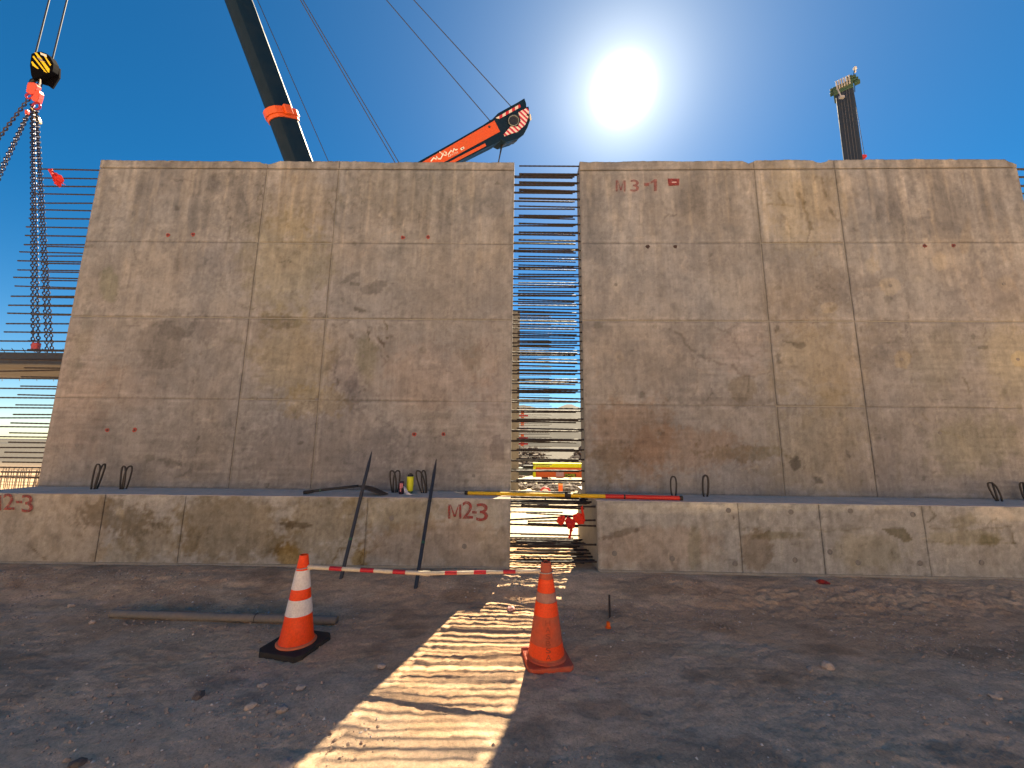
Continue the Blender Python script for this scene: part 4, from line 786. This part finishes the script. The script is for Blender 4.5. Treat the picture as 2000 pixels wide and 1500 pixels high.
for i in range(3800):
    x=rs.uniform(-3,7); y=rs.gauss(22.4,1.3); h=max(0,1.25-abs(y-23)*.45)*(.8+.35*math.sin(x*1.7)+.1*math.sin(x*5)); rockmesh(m,(x,y,h+rs.uniform(-.15,.1)),rs.uniform(.05,.15)*(2.2 if rs.random()<.06 else 1),rs)
for i in range(400):
    x=rs.uniform(-1,5); y=rs.uniform(13.6,15.6); rockmesh(m,(x,y,.03+.07*rs.random()),rs.uniform(.05,.14),rs)
o=m.build('rubble_berm',MROCK); tag(o,'bank of broken grey and tan rock beyond the gap','rubble',kind='stuff')
m=M(); n=40; V=[];F=[]
for i in range(n+1):
    x=-4+14*i/n
    for j,(yy,hh) in enumerate(((20,-.1),(21.8,.6),(23,1.05),(24.4,.6),(26,-.1))): V.append((x,yy,hh*(.8+.35*math.sin(x*1.7))))
for i in range(n):
    for j in range(4): a=i*5+j; F.append((a,a+1,a+6,a+5))
m.add(V,F); tag(m.build('rubble_earth',MROCKG),kind='structure')
# orange sign tower
TW=empty('lattice_mast',(*aty(1020,888,28)[:2],0),'orange mast with red and white crossbars beside the far wall strip','mast')
tx=TW.location.x; q5=lambda x,y: aty(x,y,28)
m=M(); a=q5(1017,797)[2]; m.box((tx-.11,28,0),(tx+.11,28.2,a)); m.build('post',MORB,TW)
MWR=[MWHITE,MRED]
for i,yy in enumerate((800,812,818,824,834,840,846,855,861,867,876,880)):
    zz=q5(1017,yy)[2]; m=M(); m.box((tx-.36,27.93,zz-.055),(tx+.40,27.99,zz+.055)); m.build('crossbar',MWR[i%2],TW)
m=M(); m.box((tx-.35,27.8,0),(tx+.1,28.3,q5(1015,880)[2])); m.build('base_box',MORB,TW,bevel=.02)
# small round sign and marker in the lit yard
RS=empty('round_sign',(*aty(1065,962,11.)[:2],0),'small round red and white sign low behind the yellow rod','sign'); cc=aty(1065,962,11.)
m=M(); m.tube([(cc[0]+.13*math.cos(a),11,cc[2]+.13*math.sin(a)) for a in np.linspace(0,2*math.pi,21)[:-1]],.025,6,closed=True); m.build('sign_rim',MRED,RS,smooth=True)
m=M(); m.prism([(cc[0]+.12*math.cos(a),11,cc[2]+.12*math.sin(a)) for a in np.linspace(0,2*math.pi,21)[:-1]],(0,1,0),0,.01); m.build('sign_face',MWHITE,RS)
m=M(); m.tube([(cc[0],11.02,-.05),(cc[0],11.02,cc[2])],.02,6); m.build('post',MDARK,RS)
KP=empty('marker_post',(*aty(1095,945,12.5)[:2],0),'short orange marker post among the rocks behind the gap','post'); a=aty(1091,942,12.5); b=aty(1099,960,12.5)
m=M(); m.box((a[0],12.5,-.05),(b[0],12.58,a[2])); m.build('post',MORB,KP); m=M(); zz=aty(1095,948,12.5)[2]; m.box((a[0]-.003,12.495,zz),(b[0]+.003,12.585,a[2]+.003)); m.build('pale_band',dirty('pale_orange',(.8,.35,.12),.6),KP)
# hill
hx=np.linspace(-120,420,110); hy=np.linspace(260,640,36); HX,HYY=np.meshgrid(hx,hy)
az=HX/HYY
ridge=.100+.030*np.exp(-((az-.15)/.05)**2)+.012*np.sin(az*23+1)-.45*np.maximum(0,-az+.0)-.12*np.maximum(0,az-.5)
kk=np.clip((HYY-260)/170,0,1); prof=kk**.8*np.where(HYY>430,1-((HYY-430)/300)**2*1.2,1)
HZ=np.maximum(ridge,0)*420*prof*(.93+.0*HX)+(fbm(HX*.035,HYY*.035,50)-.5)*9*kk+(fbm(HX*.15,HYY*.15,51)-.5)*2.5*kk-.6
m=M(); n=len(hx); V=np.stack([HX,HYY,HZ],-1).reshape(-1,3); F=[(j*n+i,j*n+i+1,(j+1)*n+i+1,(j+1)*n+i) for j in range(len(hy)-1) for i in range(n-1)]
m.add(V,F); MH=dirty('hill_rock',(.016,.014,.015),.95,0,.6,.05,(.025,.021,.020)); tag(m.build('hill',MH,smooth=True),kind='structure')
# starter bar cage behind the ledge at the far left
RC=empty('rebar_cage',(-15,12.,0),'low cage of upright reinforcing bars standing behind the ledge, far left','rebar cage')
VM=M().tube([(0,0,-.1),(0,0,.66)],.013,5).mesh('rebar',dirty('sunlit_rebar',(.30,.26,.21),.7,.2,.5,20,(.12,.09,.07)))  # sunlight put into the colour: far paler than the other rebar
for i in range(34):
    for yy in (11.9,12.7):
        o=bpy.data.objects.new('rebar',VM); COL.objects.link(o); o.parent=RC; o.location=(-2.2+i*.135+random.uniform(-.02,.02),yy-12,0); o.rotation_euler=(random.gauss(0,.05),random.gauss(0,.06),0)
for zz in (.42,.62,.22):
    for yy in (11.87,12.67):
        m=M(); m.tube([(-17.3,yy,zz),(-12.5,yy,zz)],.012,5); m.build('tie_bar',VM.materials[0],RC)
# ------------------------------------------------------------------ cones
def on_ground(px,py):
    z=-.15
    for _ in range(12):
        P=atz(px,py,z); z=float(gz(P[0],P[1]))
    P=atz(px,py,z); return np.array([P[0],P[1],z])
MCO=dirty('orange_cone_pvc',(.95,.060,.002),.5,0,.10,9,(.5,.10,.03)); MCO.node_tree.nodes['Principled BSDF'].inputs['Subsurface Weight'].default_value=0
MRUB=dirty('black_rubber',(.018,.016,.016),.75,0,.5,8,(.07,.055,.045)); MBAND=dirty('reflective_band',(.72,.66,.64),.35,0,.25,10,(.45,.36,.33))
k=N(MBAND)
MLIP=dirty('dusty_orange_lip',(.62,.14,.06),.6,0,.4,12,(.4,.2,.13))
MOLD=dirty('faded_orange_pvc',(.66,.072,.018),.6,0,.78,5,(.36,.115,.072),.30,.62); MBAND2=dirty('worn_band',(.42,.20,.15),.6,0,.7,22,(.33,.15,.12),.4,.6)
MSMUDGE=dirty('cone_smudge',(.30,.07,.04),.8,0,.5,20)
def rfun(prof):
    zs=[p[1] for p in prof]; rr=[p[0] for p in prof]; return lambda z:float(np.interp(z,zs,rr))
c1=on_ground(578,1262); H=float(aty(588,1083,c1[1])[2]-c1[2])-.0
T1=empty('traffic_cone',c1,'bright orange cone with two white bands on a black base, left of the striped bar','traffic cone','cones holding the striped bar')
prof=[(.150,.045),(.142,.055),(.132,.09),(.036,H-.004),(.034,H),(.026,H),(.028,H-.05)]
m=M(); m.lathe(prof,40,c1); m.build('cone_body',MCO,T1,angle=40)
m=M(); m.lathe([(.128,.034),(.158,.036),(.160,.046),(.150,.054),(.141,.056)],40,c1); m.build('base_lip',MLIP,T1,smooth=True)
rf=lambda z:.132+(.036-.132)*(z-.09)/(H-.094)
for a,b in ((.635*H,.835*H),(.36*H,.525*H)):
    m=M(); zz=np.linspace(a,b,6); m.lathe([(rf(a)-.002,a)]+[(rf(z_)+.0028,z_) for z_ in zz]+[(rf(b)-.002,b)],40,c1); m.build('reflective_band',MBAND,T1,angle=40)
cs=[on_ground(x,y)[:2] for x,y in ((507,1279),(590,1294),(643,1243),(560,1232))]
ctr=np.mean(cs,0); ax_a=((cs[1]-cs[0])+(cs[2]-cs[3]))/4; an=math.atan2(ax_a[1],ax_a[0])
def slab(an,half,z0,z1,ch=.04,c=(0,0)):
    pts=[]
    for sx,sy in ((1,1),(-1,1),(-1,-1),(1,-1)):
        for k_ in ((1,0) if sx*sy>0 else (0,1)):
            x=sx*(half-(ch if k_==0 else 0)); y=sy*(half-(ch if k_==1 else 0)); pts.append((c[0]+x*math.cos(an)-y*math.sin(an),c[1]+x*math.sin(an)+y*math.cos(an)))
    return pts
pts=slab(an,.215,0,0,.05,c1[:2]); m=M(); m.prism([(x,y,c1[2]-.015) for x,y in pts],(0,0,1),0,.052); m.build('cone_base',MRUB,T1,bevel=.006)
c2=on_ground(1067,1288); H2_=float(aty(1075,1097,c2[1])[2]-c2[2])
T2=empty('traffic_cone',c2,'dusty faded all-orange cone at the edge of the sunlit strip','traffic cone','cones holding the striped bar')
r0=.150; rf2=lambda z:.148+(.040-.148)*(z-.05)/(H2_-.05)
m=M(); m.lathe([(.150,.03),(.148,.05)]+[(rf2(z_),z_) for z_ in np.linspace(.07,H2_*.80,10)]+[(rf2(H2_*.80)-.003,H2_*.802),(.043,H2_-.01),(.040,H2_),(.031,H2_),(.033,H2_-.06)],40,c2); m.build('cone_body',MOLD,T2,angle=40)
def band(T,c,rf_,a,b,mt,name='worn_band',off=.0018):
    m=M(); m.lathe([(rf_(a)-.002,a)]+[(rf_(z_)+off,z_) for z_ in np.linspace(a,b,5)]+[(rf_(b)-.002,b)],40,c); return m.build(name,mt,T,angle=40)
MBRI=dirty('fresh_orange_patch',(.92,.060,.004),.45,0,.2,12,(.5,.1,.05))
band(T2,c2,rf2,.47*H2_,.60*H2_,MBRI,'bright_band'); band(T2,c2,rf2,.605*H2_,.695*H2_,MBAND2); band(T2,c2,rf2,.70*H2_,.83*H2_,MBRI,'bright_band'); band(T2,c2,rf2,.06,.15,MBRI,'bright_band',.001)
# moulded letters and smudges wrapped on the cone
def wrap(T,c,rf_,ch,a0,z0,w,h,mt,name,off=.0032):
    V,F=glyph(ch); lo=V.min(0);hi=V.max(0); P=[]
    for v in V:
        z_=z0+(v[1]-lo[1])/(hi[1]-lo[1]+1e-6)*h; r=rf_(z_)+off; a=a0+((v[0]-lo[0])/(hi[0]-lo[0]+1e-6)-.5)*w/r; P.append((c[0]+r*math.cos(a),c[1]+r*math.sin(a),c[2]+z_))
    m=M(); m.add(P,F); return m.build(name,mt,T)
MLET=dirty('moulded_letter',(.36,.05,.02),.7,0,.5,25,(.33,.11,.07))
face=math.atan2(-c2[1],-c2[0])
for i,ch in enumerate('HASBSA'): wrap(T2,c2,rf2,ch,face+.12,(.40-.062*i)*H2_,.040,.036,MLET,'moulded_letter')
cs=[on_ground(x,y)[:2] for x,y in ((1018,1255),(1033,1305),(1117,1297),(1096,1250))]
ax_a=((cs[2]-cs[1])+(cs[3]-cs[0]))/4; an=math.atan2(ax_a[1],ax_a[0])
pts=slab(an,.185,0,0,.03,c2[:2]); MB2=dirty('dusty_orange_base',(.55,.075,.03),.6,0,.7,8,(.32,.13,.09))
m=M(); m.prism([(x,y,c2[2]-.01) for x,y in pts],(0,0,1),0,.04); m.build('cone_base',MB2,T2,bevel=.010)
m=M(); m.lathe([(.151,.028),(.165,.030),(.163,.036),(.150,.046)],40,c2); m.build('base_lip',MB2,T2,smooth=True)
# striped extendable bar
ZR_=.80*H
A_=np.array([c1[0],c1[1],c1[2]+.845*H]); B_=np.array([c2[0],c2[1],0]); B_[2]=aty(1060,1116,c2[1])[2]
d_=(B_-A_)/np.linalg.norm(B_-A_); PA=aty(600,1107.5,c1[1]-.01*0); PB=aty(1058,1115.5,c2[1]); 
ym=(PA[1]+PB[1])/2; PM=aty(833,1120,ym)
SB=empty('striped_barrier_bar',PM,'cream and red striped extendable bar strung between the two cones','barrier bar')
MCRM=dirty('cream_tube',(.62,.53,.40),.45,0,.3,12,(.4,.32,.24)); MRT=dirty('red_reflective_tape',(.50,.015,.03),.35,0,.15,12)
def tubepart(A,B,r,name,mt): 
    m=M(); m.tube([A,B],r,18); return m.build(name,mt,SB,angle=40)
tubepart(PA,PM,.0170,'tube_section',MCRM); tubepart(PM,PB,.0145,'tube_section',MCRM)
def frac(px,x0,x1,A,B): t=(px-x0)/(x1-x0); return A+(B-A)*t
for a,b in ((645,670),(706,732),(769,793)): tubepart(frac(a,600,833,PA,PM),frac(b,600,833,PA,PM),.0178,'red_band',MRT)
for a,b in ((870,894),(927,951),(984,1008)): tubepart(frac(a,833,1058,PM,PB),frac(b,833,1058,PM,PB),.0153,'red_band',MRT)
tubepart(frac(826,600,833,PA,PM),frac(840,833,1058,PM,PB),.0205,'joint_sleeve',MCRM); tubepart(PA-(PM-PA)*.012,frac(610,600,833,PA,PM),.0205,'end_sleeve',MCRM); tubepart(frac(1050,833,1058,PM,PB),PB,.0195,'end_sleeve',MCRM)
for P,c,rr in ((PA,c1,rf),(PB,c2,rf2)):
    zz=P[2]-c[2]; r=rr(zz)+.006; m=M(); m.tube([(c[0]+r*math.cos(a),c[1]+r*math.sin(a),P[2]+.004*math.sin(a+1)) for a in np.linspace(0,2*math.pi,29)[:-1]],.0042,6,closed=True); m.build('end_ring',dirty('ring_grey',(.45,.40,.36),.5),SB,smooth=True)
    s=1 if P is PA else -1; m=M(); m.tube([(c[0]+s*r,c[1],P[2]),P],.005,6); m.build('ring_stem',MCRM,SB)
# ------------------------------------------------------------------ pipe, bars, tools
PP=[on_ground(x,y) for x,y in ((218,1206),(440,1211),(658,1219))]
MPIPE=dirty('dusty_pipe',(.17,.155,.14),.75,0,.55,6,(.27,.21,.17))
pr=.036
PI_=empty('pipe',PP[1],'long dull grey pipe lying on the dirt behind the left cone','pipe')
a=PP[0]+[0,0,pr];b=PP[2]+[0,0,pr]; t=(b-a)/np.linalg.norm(b-a)
m=M(); m.tube([a,a+(b-a)*.5+[0,0,-.004],b],pr,20,cap=False); m.tube([a+t*.001,b-t*.001],pr-.006,16,cap=False); m.build('pipe_wall',MPIPE,PI_,smooth=True)
m=M(); s=a+(b-a)*.645; m.tube([s-t*.004,s+t*.004],pr+.0015,20); m.build('pipe_joint',MDARK,PI_)
m=M(); m.tube([b-t*.03,b-t*.028],pr-.007,16); m.build('pipe_mouth',MHOLE,PI_)
def stake(foot,crossx,crossy,tip,label,band_px):
    F_=on_ground(*foot); E=np.array(FLF.P(FLF.hit(crossx,crossy,.02)[0],ZB,.045)); 
    # straight line from the foot over the ledge edge up to picture height of the tip
    d=E-F_; d/=np.linalg.norm(d); lo,hi=.5,3.
    for _ in range(50):
        mid=(lo+hi)/2
        if proj(*(F_+d*mid))[1]>tip[1]: lo=mid
        else: hi=mid
    Lg=lo; S=empty('pointed_steel_bar',F_,label,'steel bar','pointed bars leaning on the footing')
    r=.0225; m=M(); m.tube([F_-d*.12,F_+d*(Lg-.20),F_+d*(Lg-.02),F_+d*Lg],[r,r,.007,.002],10); m.build('bar_shaft',dirty('blue_black_steel',(.032,.04,.055),.45,.4,.55,5,(.09,.07,.055)),S,angle=50)
    for k_,f_ in enumerate(band_px):
        m=M(); m.tube([F_+d*(f_*Lg),F_+d*(f_*Lg+.03)],r+.0012,10); m.build('paint_band',dirty('dark_green_band',(.01,.09,.05),.5) if k_==0 else MDARK,S)
stake((666,1130),706,968,(727,881),'left pointed steel bar leaning over the footing edge beside the shovel',(.27,))
stake((812,1148),841,968,(859,896),'right pointed steel bar leaning over the footing edge, right of the yellow bottle',(.30,.62))
# shovel
yS=5.62
SH=empty('shovel',aty(680,958,yS),'black shovel lying on the left ledge with its blade tip down','shovel')
MSH=dirty('shovel_black',(.018,.018,.02),.4,.1,.4,8,(.06,.05,.045)); hpnts=[(594,961),(625,957.5),(665,953),(700,949)]
pts=[]; 
for i,(x,y) in enumerate(hpnts): pts.append(aty(x,y,5.50+.10*i/3))
pts[0][2]=ZB+.022
m=M(); m.tube(pts,[.021,.019,.017,.017],10); m.build('handle',MSH,SH,smooth=True)
m=M(); m.tube([pts[0]-(pts[1]-pts[0])*.02,pts[0]+(pts[1]-pts[0])*.6],[.026,.022],10); m.build('grip',MRUB,SH,smooth=True)
m=M(); t=(pts[1]-pts[0]); m.tube([pts[0]+t*1.0,pts[0]+t*1.06],.023,10); m.build('handle_collar',dirty('green_tape',(.03,.16,.11),.5),SH)
bc=[(700,948),(712,947.5),(724,950),(736,954),(746,959),(757,963.5)]; hw=[.03,.085,.115,.12,.105,.02]; V=[];F=[]
for i,((x,y),w) in enumerate(zip(bc,hw)):
    P=aty(x,y,5.60-.10*i/5)
    for j in range(7):
        s=(j-3)/3; V.append(P+np.array([.01*abs(s),s*w,-.045*(s*s)*min(1,w/.1)+.0]))
for P in V: P[2]=max(P[2],ZB+.006)
for i in range(5):
    for j in range(6): a=i*7+j; F.append((a,a+1,a+8,a+7))
m=M(); m.add(V,F); bl=m.build('blade',dirty('blade_steel',(.06,.055,.052),.45,.6,.5,10,(.12,.09,.07)),SH,smooth=True); sm=bl.modifiers.new('thick','SOLIDIFY'); sm.thickness=.004
# bottle, can, paper
b0=atz(800,963.5,ZB); sc=b0[1]*.0013475; hB=aty(800,924,b0[1])[2]-ZB; rB=6.6*float((b0-CP)@CF)/FPX
BO=empty('water_bottle',b0,'yellow-green drinking bottle with black cap standing on the ledge','bottle')
MBY=dirty('bottle_yellow',(.62,.62,.03),.35,0,.2,12,(.35,.35,.05)); 
m=M(); m.lathe([(0,.032),(rB*.86,.032),(rB*.90,.04),(rB*.93,hB*.3),(rB*1.0,hB*.45),(rB*1.0,hB*.76),(rB*1.04,hB*.80),(rB*.98,hB*.82),(rB*.9,hB*.835),(0,hB*.835)],24,b0); m.build('bottle_body',MBY,BO,angle=50)
m=M(); m.lathe([(0,.001),(rB*.80,.001),(rB*.84,.006),(rB*.87,.033),(0,.033)],24,b0); m.build('base_ring',dirty('bottle_green',(.005,.10,.055),.4),BO,angle=50)
m=M(); m.lathe([(rB*.85,hB*.836),(rB*.86,hB*.90),(rB*.7,hB*.94),(0,hB*.95)],20,b0); m.obox(b0+np.array([.004,0,hB*.955]),((.016,0,0),(0,.012,0),(0,0,.012))); m.build('cap',mat('cap_black',(.008,.008,.009),.4),BO,angle=50)
b1=atz(783.5,965,ZB); hC=aty(783.5,940,b1[1])[2]-ZB; rC=4.9*float((b1-CP)@CF)/FPX
CN=empty('drink_can',b1,'slim dark drink can with pink lettering standing left of the yellow bottle','can')
m=M(); m.lathe([(0,.002),(rC*.8,.0),(rC,.012),(rC,hC-.014),(rC*.82,hC-.002),(rC*.80,hC),(rC*.75,hC-.004),(0,hC-.004)],24,b1); m.build('can_body',dirty('can_dark',(.035,.012,.03),.3,.3,.2,20),CN,angle=50)
fc=math.atan2(-b1[1],-b1[0]); MPK=dirty('can_pink',(.55,.14,.18),.4,0,.3,60,(.75,.5,.5))
for a0,a1,z0,z1 in ((-.75,-.05,.45,.86),(.05,.55,.50,.84),(-.6,-.1,.20,.40)):
    m=M(); V=[];F=[]
    for i in range(6):
        a=fc+a0+(a1-a0)*i/5
        for z_ in (z0,z1): V.append((b1[0]+(rC+.0012)*math.cos(a),b1[1]+(rC+.0012)*math.sin(a),b1[2]+z_*hC))
    for i in range(5): F.append((2*i,2*i+2,2*i+3,2*i+1))
    m.add(V,F); m.build('can_print',MPK,CN,smooth=True)
m=M(); V=[];F=[]; rs=random.Random(3)
pg=[[(788,949),(789,957),(791,964.5)],[(793,953),(795,960),(799,967.5)],[(797,961),(799,965),(806,967)],[(800,965),(806,966.2),(816,966)]]
for i,row in enumerate(pg):
    for j,(x,y) in enumerate(row):
        P=aty(x,y,b1[1]-.03-.02*j); 
        if y>963.5: P=atz(x,y,ZB+.004+.004*rs.random())
        V.append(P)
for i in range(3):
    for j in range(2): a=i*3+j; F.append((a,a+1,a+4,a+3))
m.add(V,F); o=m.build('paper_scrap',mat('white_paper',(.62,.58,.60),.8),None,smooth=True,origin=tuple(b1)); tag(o,'crumpled white paper lying between the can and the yellow bottle','paper'); s_=o.modifiers.new('t','SOLIDIFY'); s_.thickness=.0015
# levelling rod across the gap
ra,rb=atz(903,962.5,ZB+.03),atz(1333,973,ZB+.03); t=(rb-ra)/np.linalg.norm(rb-ra)
rf3=lambda x: ra+(rb-ra)*((x-903)/(430.))
def rodpt(px): 
    lo,hi=0.,1.
    for _ in range(40):
        mid=(lo+hi)/2
        if proj(*(ra+(rb-ra)*mid))[0]<px: lo=mid
        else: hi=mid
    return ra+(rb-ra)*lo
RD=empty('telescopic_pole',rodpt(1110),'yellow and red telescopic pole lying across the gap between both ledges','pole')
def rpart(x0,x1,r,name,mt): m=M(); m.tube([rodpt(x0),rodpt(x1)],r,14); m.build(name,mt,RD,angle=40)
MRY=dirty('pole_yellow',(.72,.42,.02),.35,0,.2,10,(.4,.25,.06)); MRR=dirty('pole_red',(.62,.03,.02),.35,0,.15,10)
rpart(914,1106,.024,'yellow_section',MRY); rpart(1114,1182,.028,'yellow_section',MRY); rpart(1182,1327,.030,'red_section',MRR)
rpart(908,914,.026,'black_collar',MRUB); rpart(1103,1115,.033,'black_collar',MRUB); rpart(1218,1221,.0308,'black_collar',MRUB); rpart(1327,1334,.031,'end_cap',MRUB)
m=M(); m.tube([rodpt(908),rodpt(903)],.010,8); P=rodpt(903); m.tube([P,P-t*.03,P-t*.07+[0,0,.004],P-t*.10+[0,0,.012],P-t*.085+[0,0,.028]],[.010,.011,.009,.006,.004],8); m.build('metal_tip',mat('worn_steel',(.45,.43,.40),.35,.8),RD,smooth=True)
# stake with orange cap by the right footing
s0=on_ground(1191,1207); st=aty(1190,1162,s0[1])
m=M(); m.tube([s0-[0,0,.05],st],.011,8); o=m.build('survey_pin',MREB,None,origin=tuple(s0)); tag(o,'thin dark bar standing upright in the dirt right of the faded cone','steel pin')
k0=on_ground(1188,1226); m=M(); m.lathe([(0,0),(.028,0),(.028,.008),(.019,.012),(.017,.052),(.010,.052),(.010,.03),(0,.03)],18,k0); m.build('plastic_cap',mat('cap_orange',(.85,.12,.01),.4),None,origin=tuple(k0),angle=40); o=bpy.data.objects['plastic_cap']; tag(o,'small orange plastic cap on the dirt in front of the upright pin','cap')
# rags and ribbons
def rag(name,pxpts,Y,label,cat,mt,jit=.03,on=None,sub=2,seed=1):
    rs=random.Random(seed); P=[aty(x,y,Y+rs.uniform(-jit,jit)) for x,y in pxpts]; c=np.mean(P,0); c=c+np.array([0,-jit*1.2,0]); V=P+[c]; n=len(P); F=[(i,(i+1)%n,n) for i in range(n)]
    me=bpy.data.meshes.new(name); me.from_pydata([tuple(np.array(v)-c) for v in V],[],F); bm=bmesh.new(); bm.from_mesh(me); bmesh.ops.subdivide_edges(bm,edges=bm.edges,cuts=2,use_grid_fill=True); bmesh.ops.triangulate(bm,faces=bm.faces)
    for v in bm.verts: v.co+=Vector((rs.gauss(0,1),rs.gauss(0,2.4),rs.gauss(0,1)))*jit*.16
    bm.to_mesh(me); bm.free(); me.materials.append(mt); o=bpy.data.objects.new(name,me); COL.objects.link(o); o.location=tuple(c); s_=o.modifiers.new('t','SOLIDIFY'); s_.thickness=.002
    return tag(o,label,cat)
MRAG=dirty('red_cloth',(.55,.02,.02),.75,0,.25,14,(.25,.02,.02)); MRAG2=dirty('orange_red_cloth',(.70,.035,.015),.7,0,.2,14,(.35,.02,.02)); MDR=dirty('dark_red_cloth',(.22,.012,.015),.85,0,.4,14)
rag('red_rag',[(94,331),(101,330),(106,337),(113,340),(124,345),(125,358),(120,358),(113,364),(106,360),(103,350)],6.0,'red rag tied round the top bars at the outer end of the left wall','rag',MRAG,.04,seed=4)
cr=FR.P(.0,0,-.1)[1]; FLG=empty('orange_flag',aty(1115,1014,5.15),'orange-red cloth knotted on the footing bars in the gap','flag')
for i,pl in enumerate(([(1086,1020),(1090,1009),(1102,1008),(1106,1012),(1100,1022),(1096,1026)],[(1121,1005),(1130,1002),(1136,1003),(1142,1018),(1140,1023),(1130,1025),(1118,1015)],[(1134,990),(1137,988),(1142,1008),(1143,1019),(1136,1008)],[(1103,1017),(1108,1008),(1120,1015),(1125,1018),(1121,1030),(1116,1036),(1110,1032)],[(1113,1033),(1119,1034),(1116,1044),(1114,1052),(1110,1052),(1112,1044)])):
    o=rag('cloth_fold',pl,5.16,None,None,MRAG2 if i!=3 else MRAG,.025,seed=20+i); w_=Vector(o.location); o.parent=FLG; o.location=w_-FLG.location
    for k_ in ('label','category'): 
        if k_ in o: del o[k_]
rp=on_ground(1607,1138); o=rag('red_cloth_scrap',[(1592,1134),(1600,1131),(1610,1133),(1622,1139),(1620,1142),(1606,1141),(1598,1139)],rp[1],'flat dark red cloth scrap on the dirt at the foot of the right footing','cloth scrap',MDR,.02,seed=9)
pk=on_ground(998,1192); m=M(); rockmesh(m,pk+[0,0,.018],.042,random.Random(12),.7,2); o=m.build('pink_wrapper',dirty('pale_pink_plastic',(.62,.30,.27),.5,0,.4,40,(.7,.5,.45)),None,origin=tuple(pk)); tag(o,'crumpled pale pink wrapper lying on the sunlit dirt left of the faded cone','wrapper')
# ------------------------------------------------------------------ stones and gravel
MST=dirty('stone_tan',(.50,.38,.30),.95,0,.6,12,(.35,.26,.2)); MSTG=dirty('stone_grey',(.34,.27,.23),.95,0,.6,12,(.45,.36,.3)); MSTD=dirty('stone_dark',(.10,.08,.075),.95,0,.6,12,(.2,.15,.12))
specs=[(512,1342,.030,'pale angular stone, lower left dirt',MST),(388,1362,.040,'dark lump of rock, lower left dirt',MSTD),(490,1383,.034,'tan stone right of the dark lump',MST),(551,1388,.034,'small dark rock right of the tan stone',MSTG),(745,1303,.030,'brown stone at the left edge of the sunlit strip',MST),
 (1616,1304,.044,'largest flat tan stone on the right side dirt',MST),(1580,1308,.026,'small stone left of the largest flat tan stone',MSTG),(140,1184,.030,'pale stone near the far left footing',MST),(588,1345,.026,'small stone below the black cone base',MST),(1167,1330,.022,'small round stone right of the faded cone base',MSTG),(560,1498,.04,'grey stone cut by the bottom edge, left of the sunlit strip',MSTG),(150,1495,.035,'dark stone at the bottom left corner',MSTD),(180,1217,.026,'small pale stone left of the pipe',MST),(1945,1362,.034,'pale stone near the right edge of the dirt',MST)]
for i,(x,y,r,lb,mt) in enumerate(specs):
    P=on_ground(x,y); m=M(); rockmesh(m,P+[0,0,r*.25],r,random.Random(100+i),.6,2); o=m.build('rock',mt,None,origin=tuple(P)); tag(o,lb,'rock','loose stones on the dirt')
def gravel(n,name,mt,seed,lo,hi):
    g=np.random.default_rng(seed); V=[];F=[]; rs=random.Random(seed)
    base=[(0,0,1),(1,0,0),(.3,.95,0),(-.8,.6,0),(-.8,-.6,0),(.3,-.95,0),(0,0,-.6)]; FF=[(0,1,2),(0,2,3),(0,3,4),(0,4,5),(0,5,1),(6,2,1),(6,3,2),(6,4,3),(6,5,4),(6,1,5)]
    xs_=g.uniform(-6.5,7.2,n*3); ys_=2.0+ (g.random(n*3)**1.0)*3.1; dn=fbm(xs_*.8,ys_*1.6,60)+.25*fbm(xs_*4,ys_*4,61)+.10*np.exp(-((ys_-4.1)/.5)**2); keep=np.argsort(-dn-g.random(n*3)*.25)[:n]
    zz=gz(xs_,ys_)
    for i in keep:
        r=lo*(hi/lo)**(rs.random()**3.0); a=rs.uniform(0,6.3); ca_,sa_=math.cos(a),math.sin(a); b=len(V); sx,sy,s_=rs.uniform(.7,1.3),rs.uniform(.6,1.1),rs.uniform(.4,.9)
        for x,y,z_ in base:
            x*=sx*rs.uniform(.8,1.2); y*=sy*rs.uniform(.8,1.2); V.append((xs_[i]+(x*ca_-y*sa_)*r,ys_[i]+(x*sa_+y*ca_)*r,zz[i]+r*.15+z_*s_*r))
        F+=[(p+b,q+b,s+b) for p,q,s in FF]
    m=M(); m.v=V; m.f=F; m.mi=[0]*len(F); o=m.build(name,mt); tag(o,kind='stuff'); return o
o=gravel(13000,'gravel',dirty('gravel_brown',(.40,.28,.21),.95,0,.6,3,(.28,.20,.15)),5,.0035,.018); tag(o,'brown gravel and grit strewn over the dirt','gravel')
o=gravel(2200,'pale_gravel',dirty('gravel_pale',(.66,.56,.48),.95,0,.5,3,(.45,.35,.28)),8,.003,.013); tag(o,'scattered pale gravel bits on the dirt','gravel')
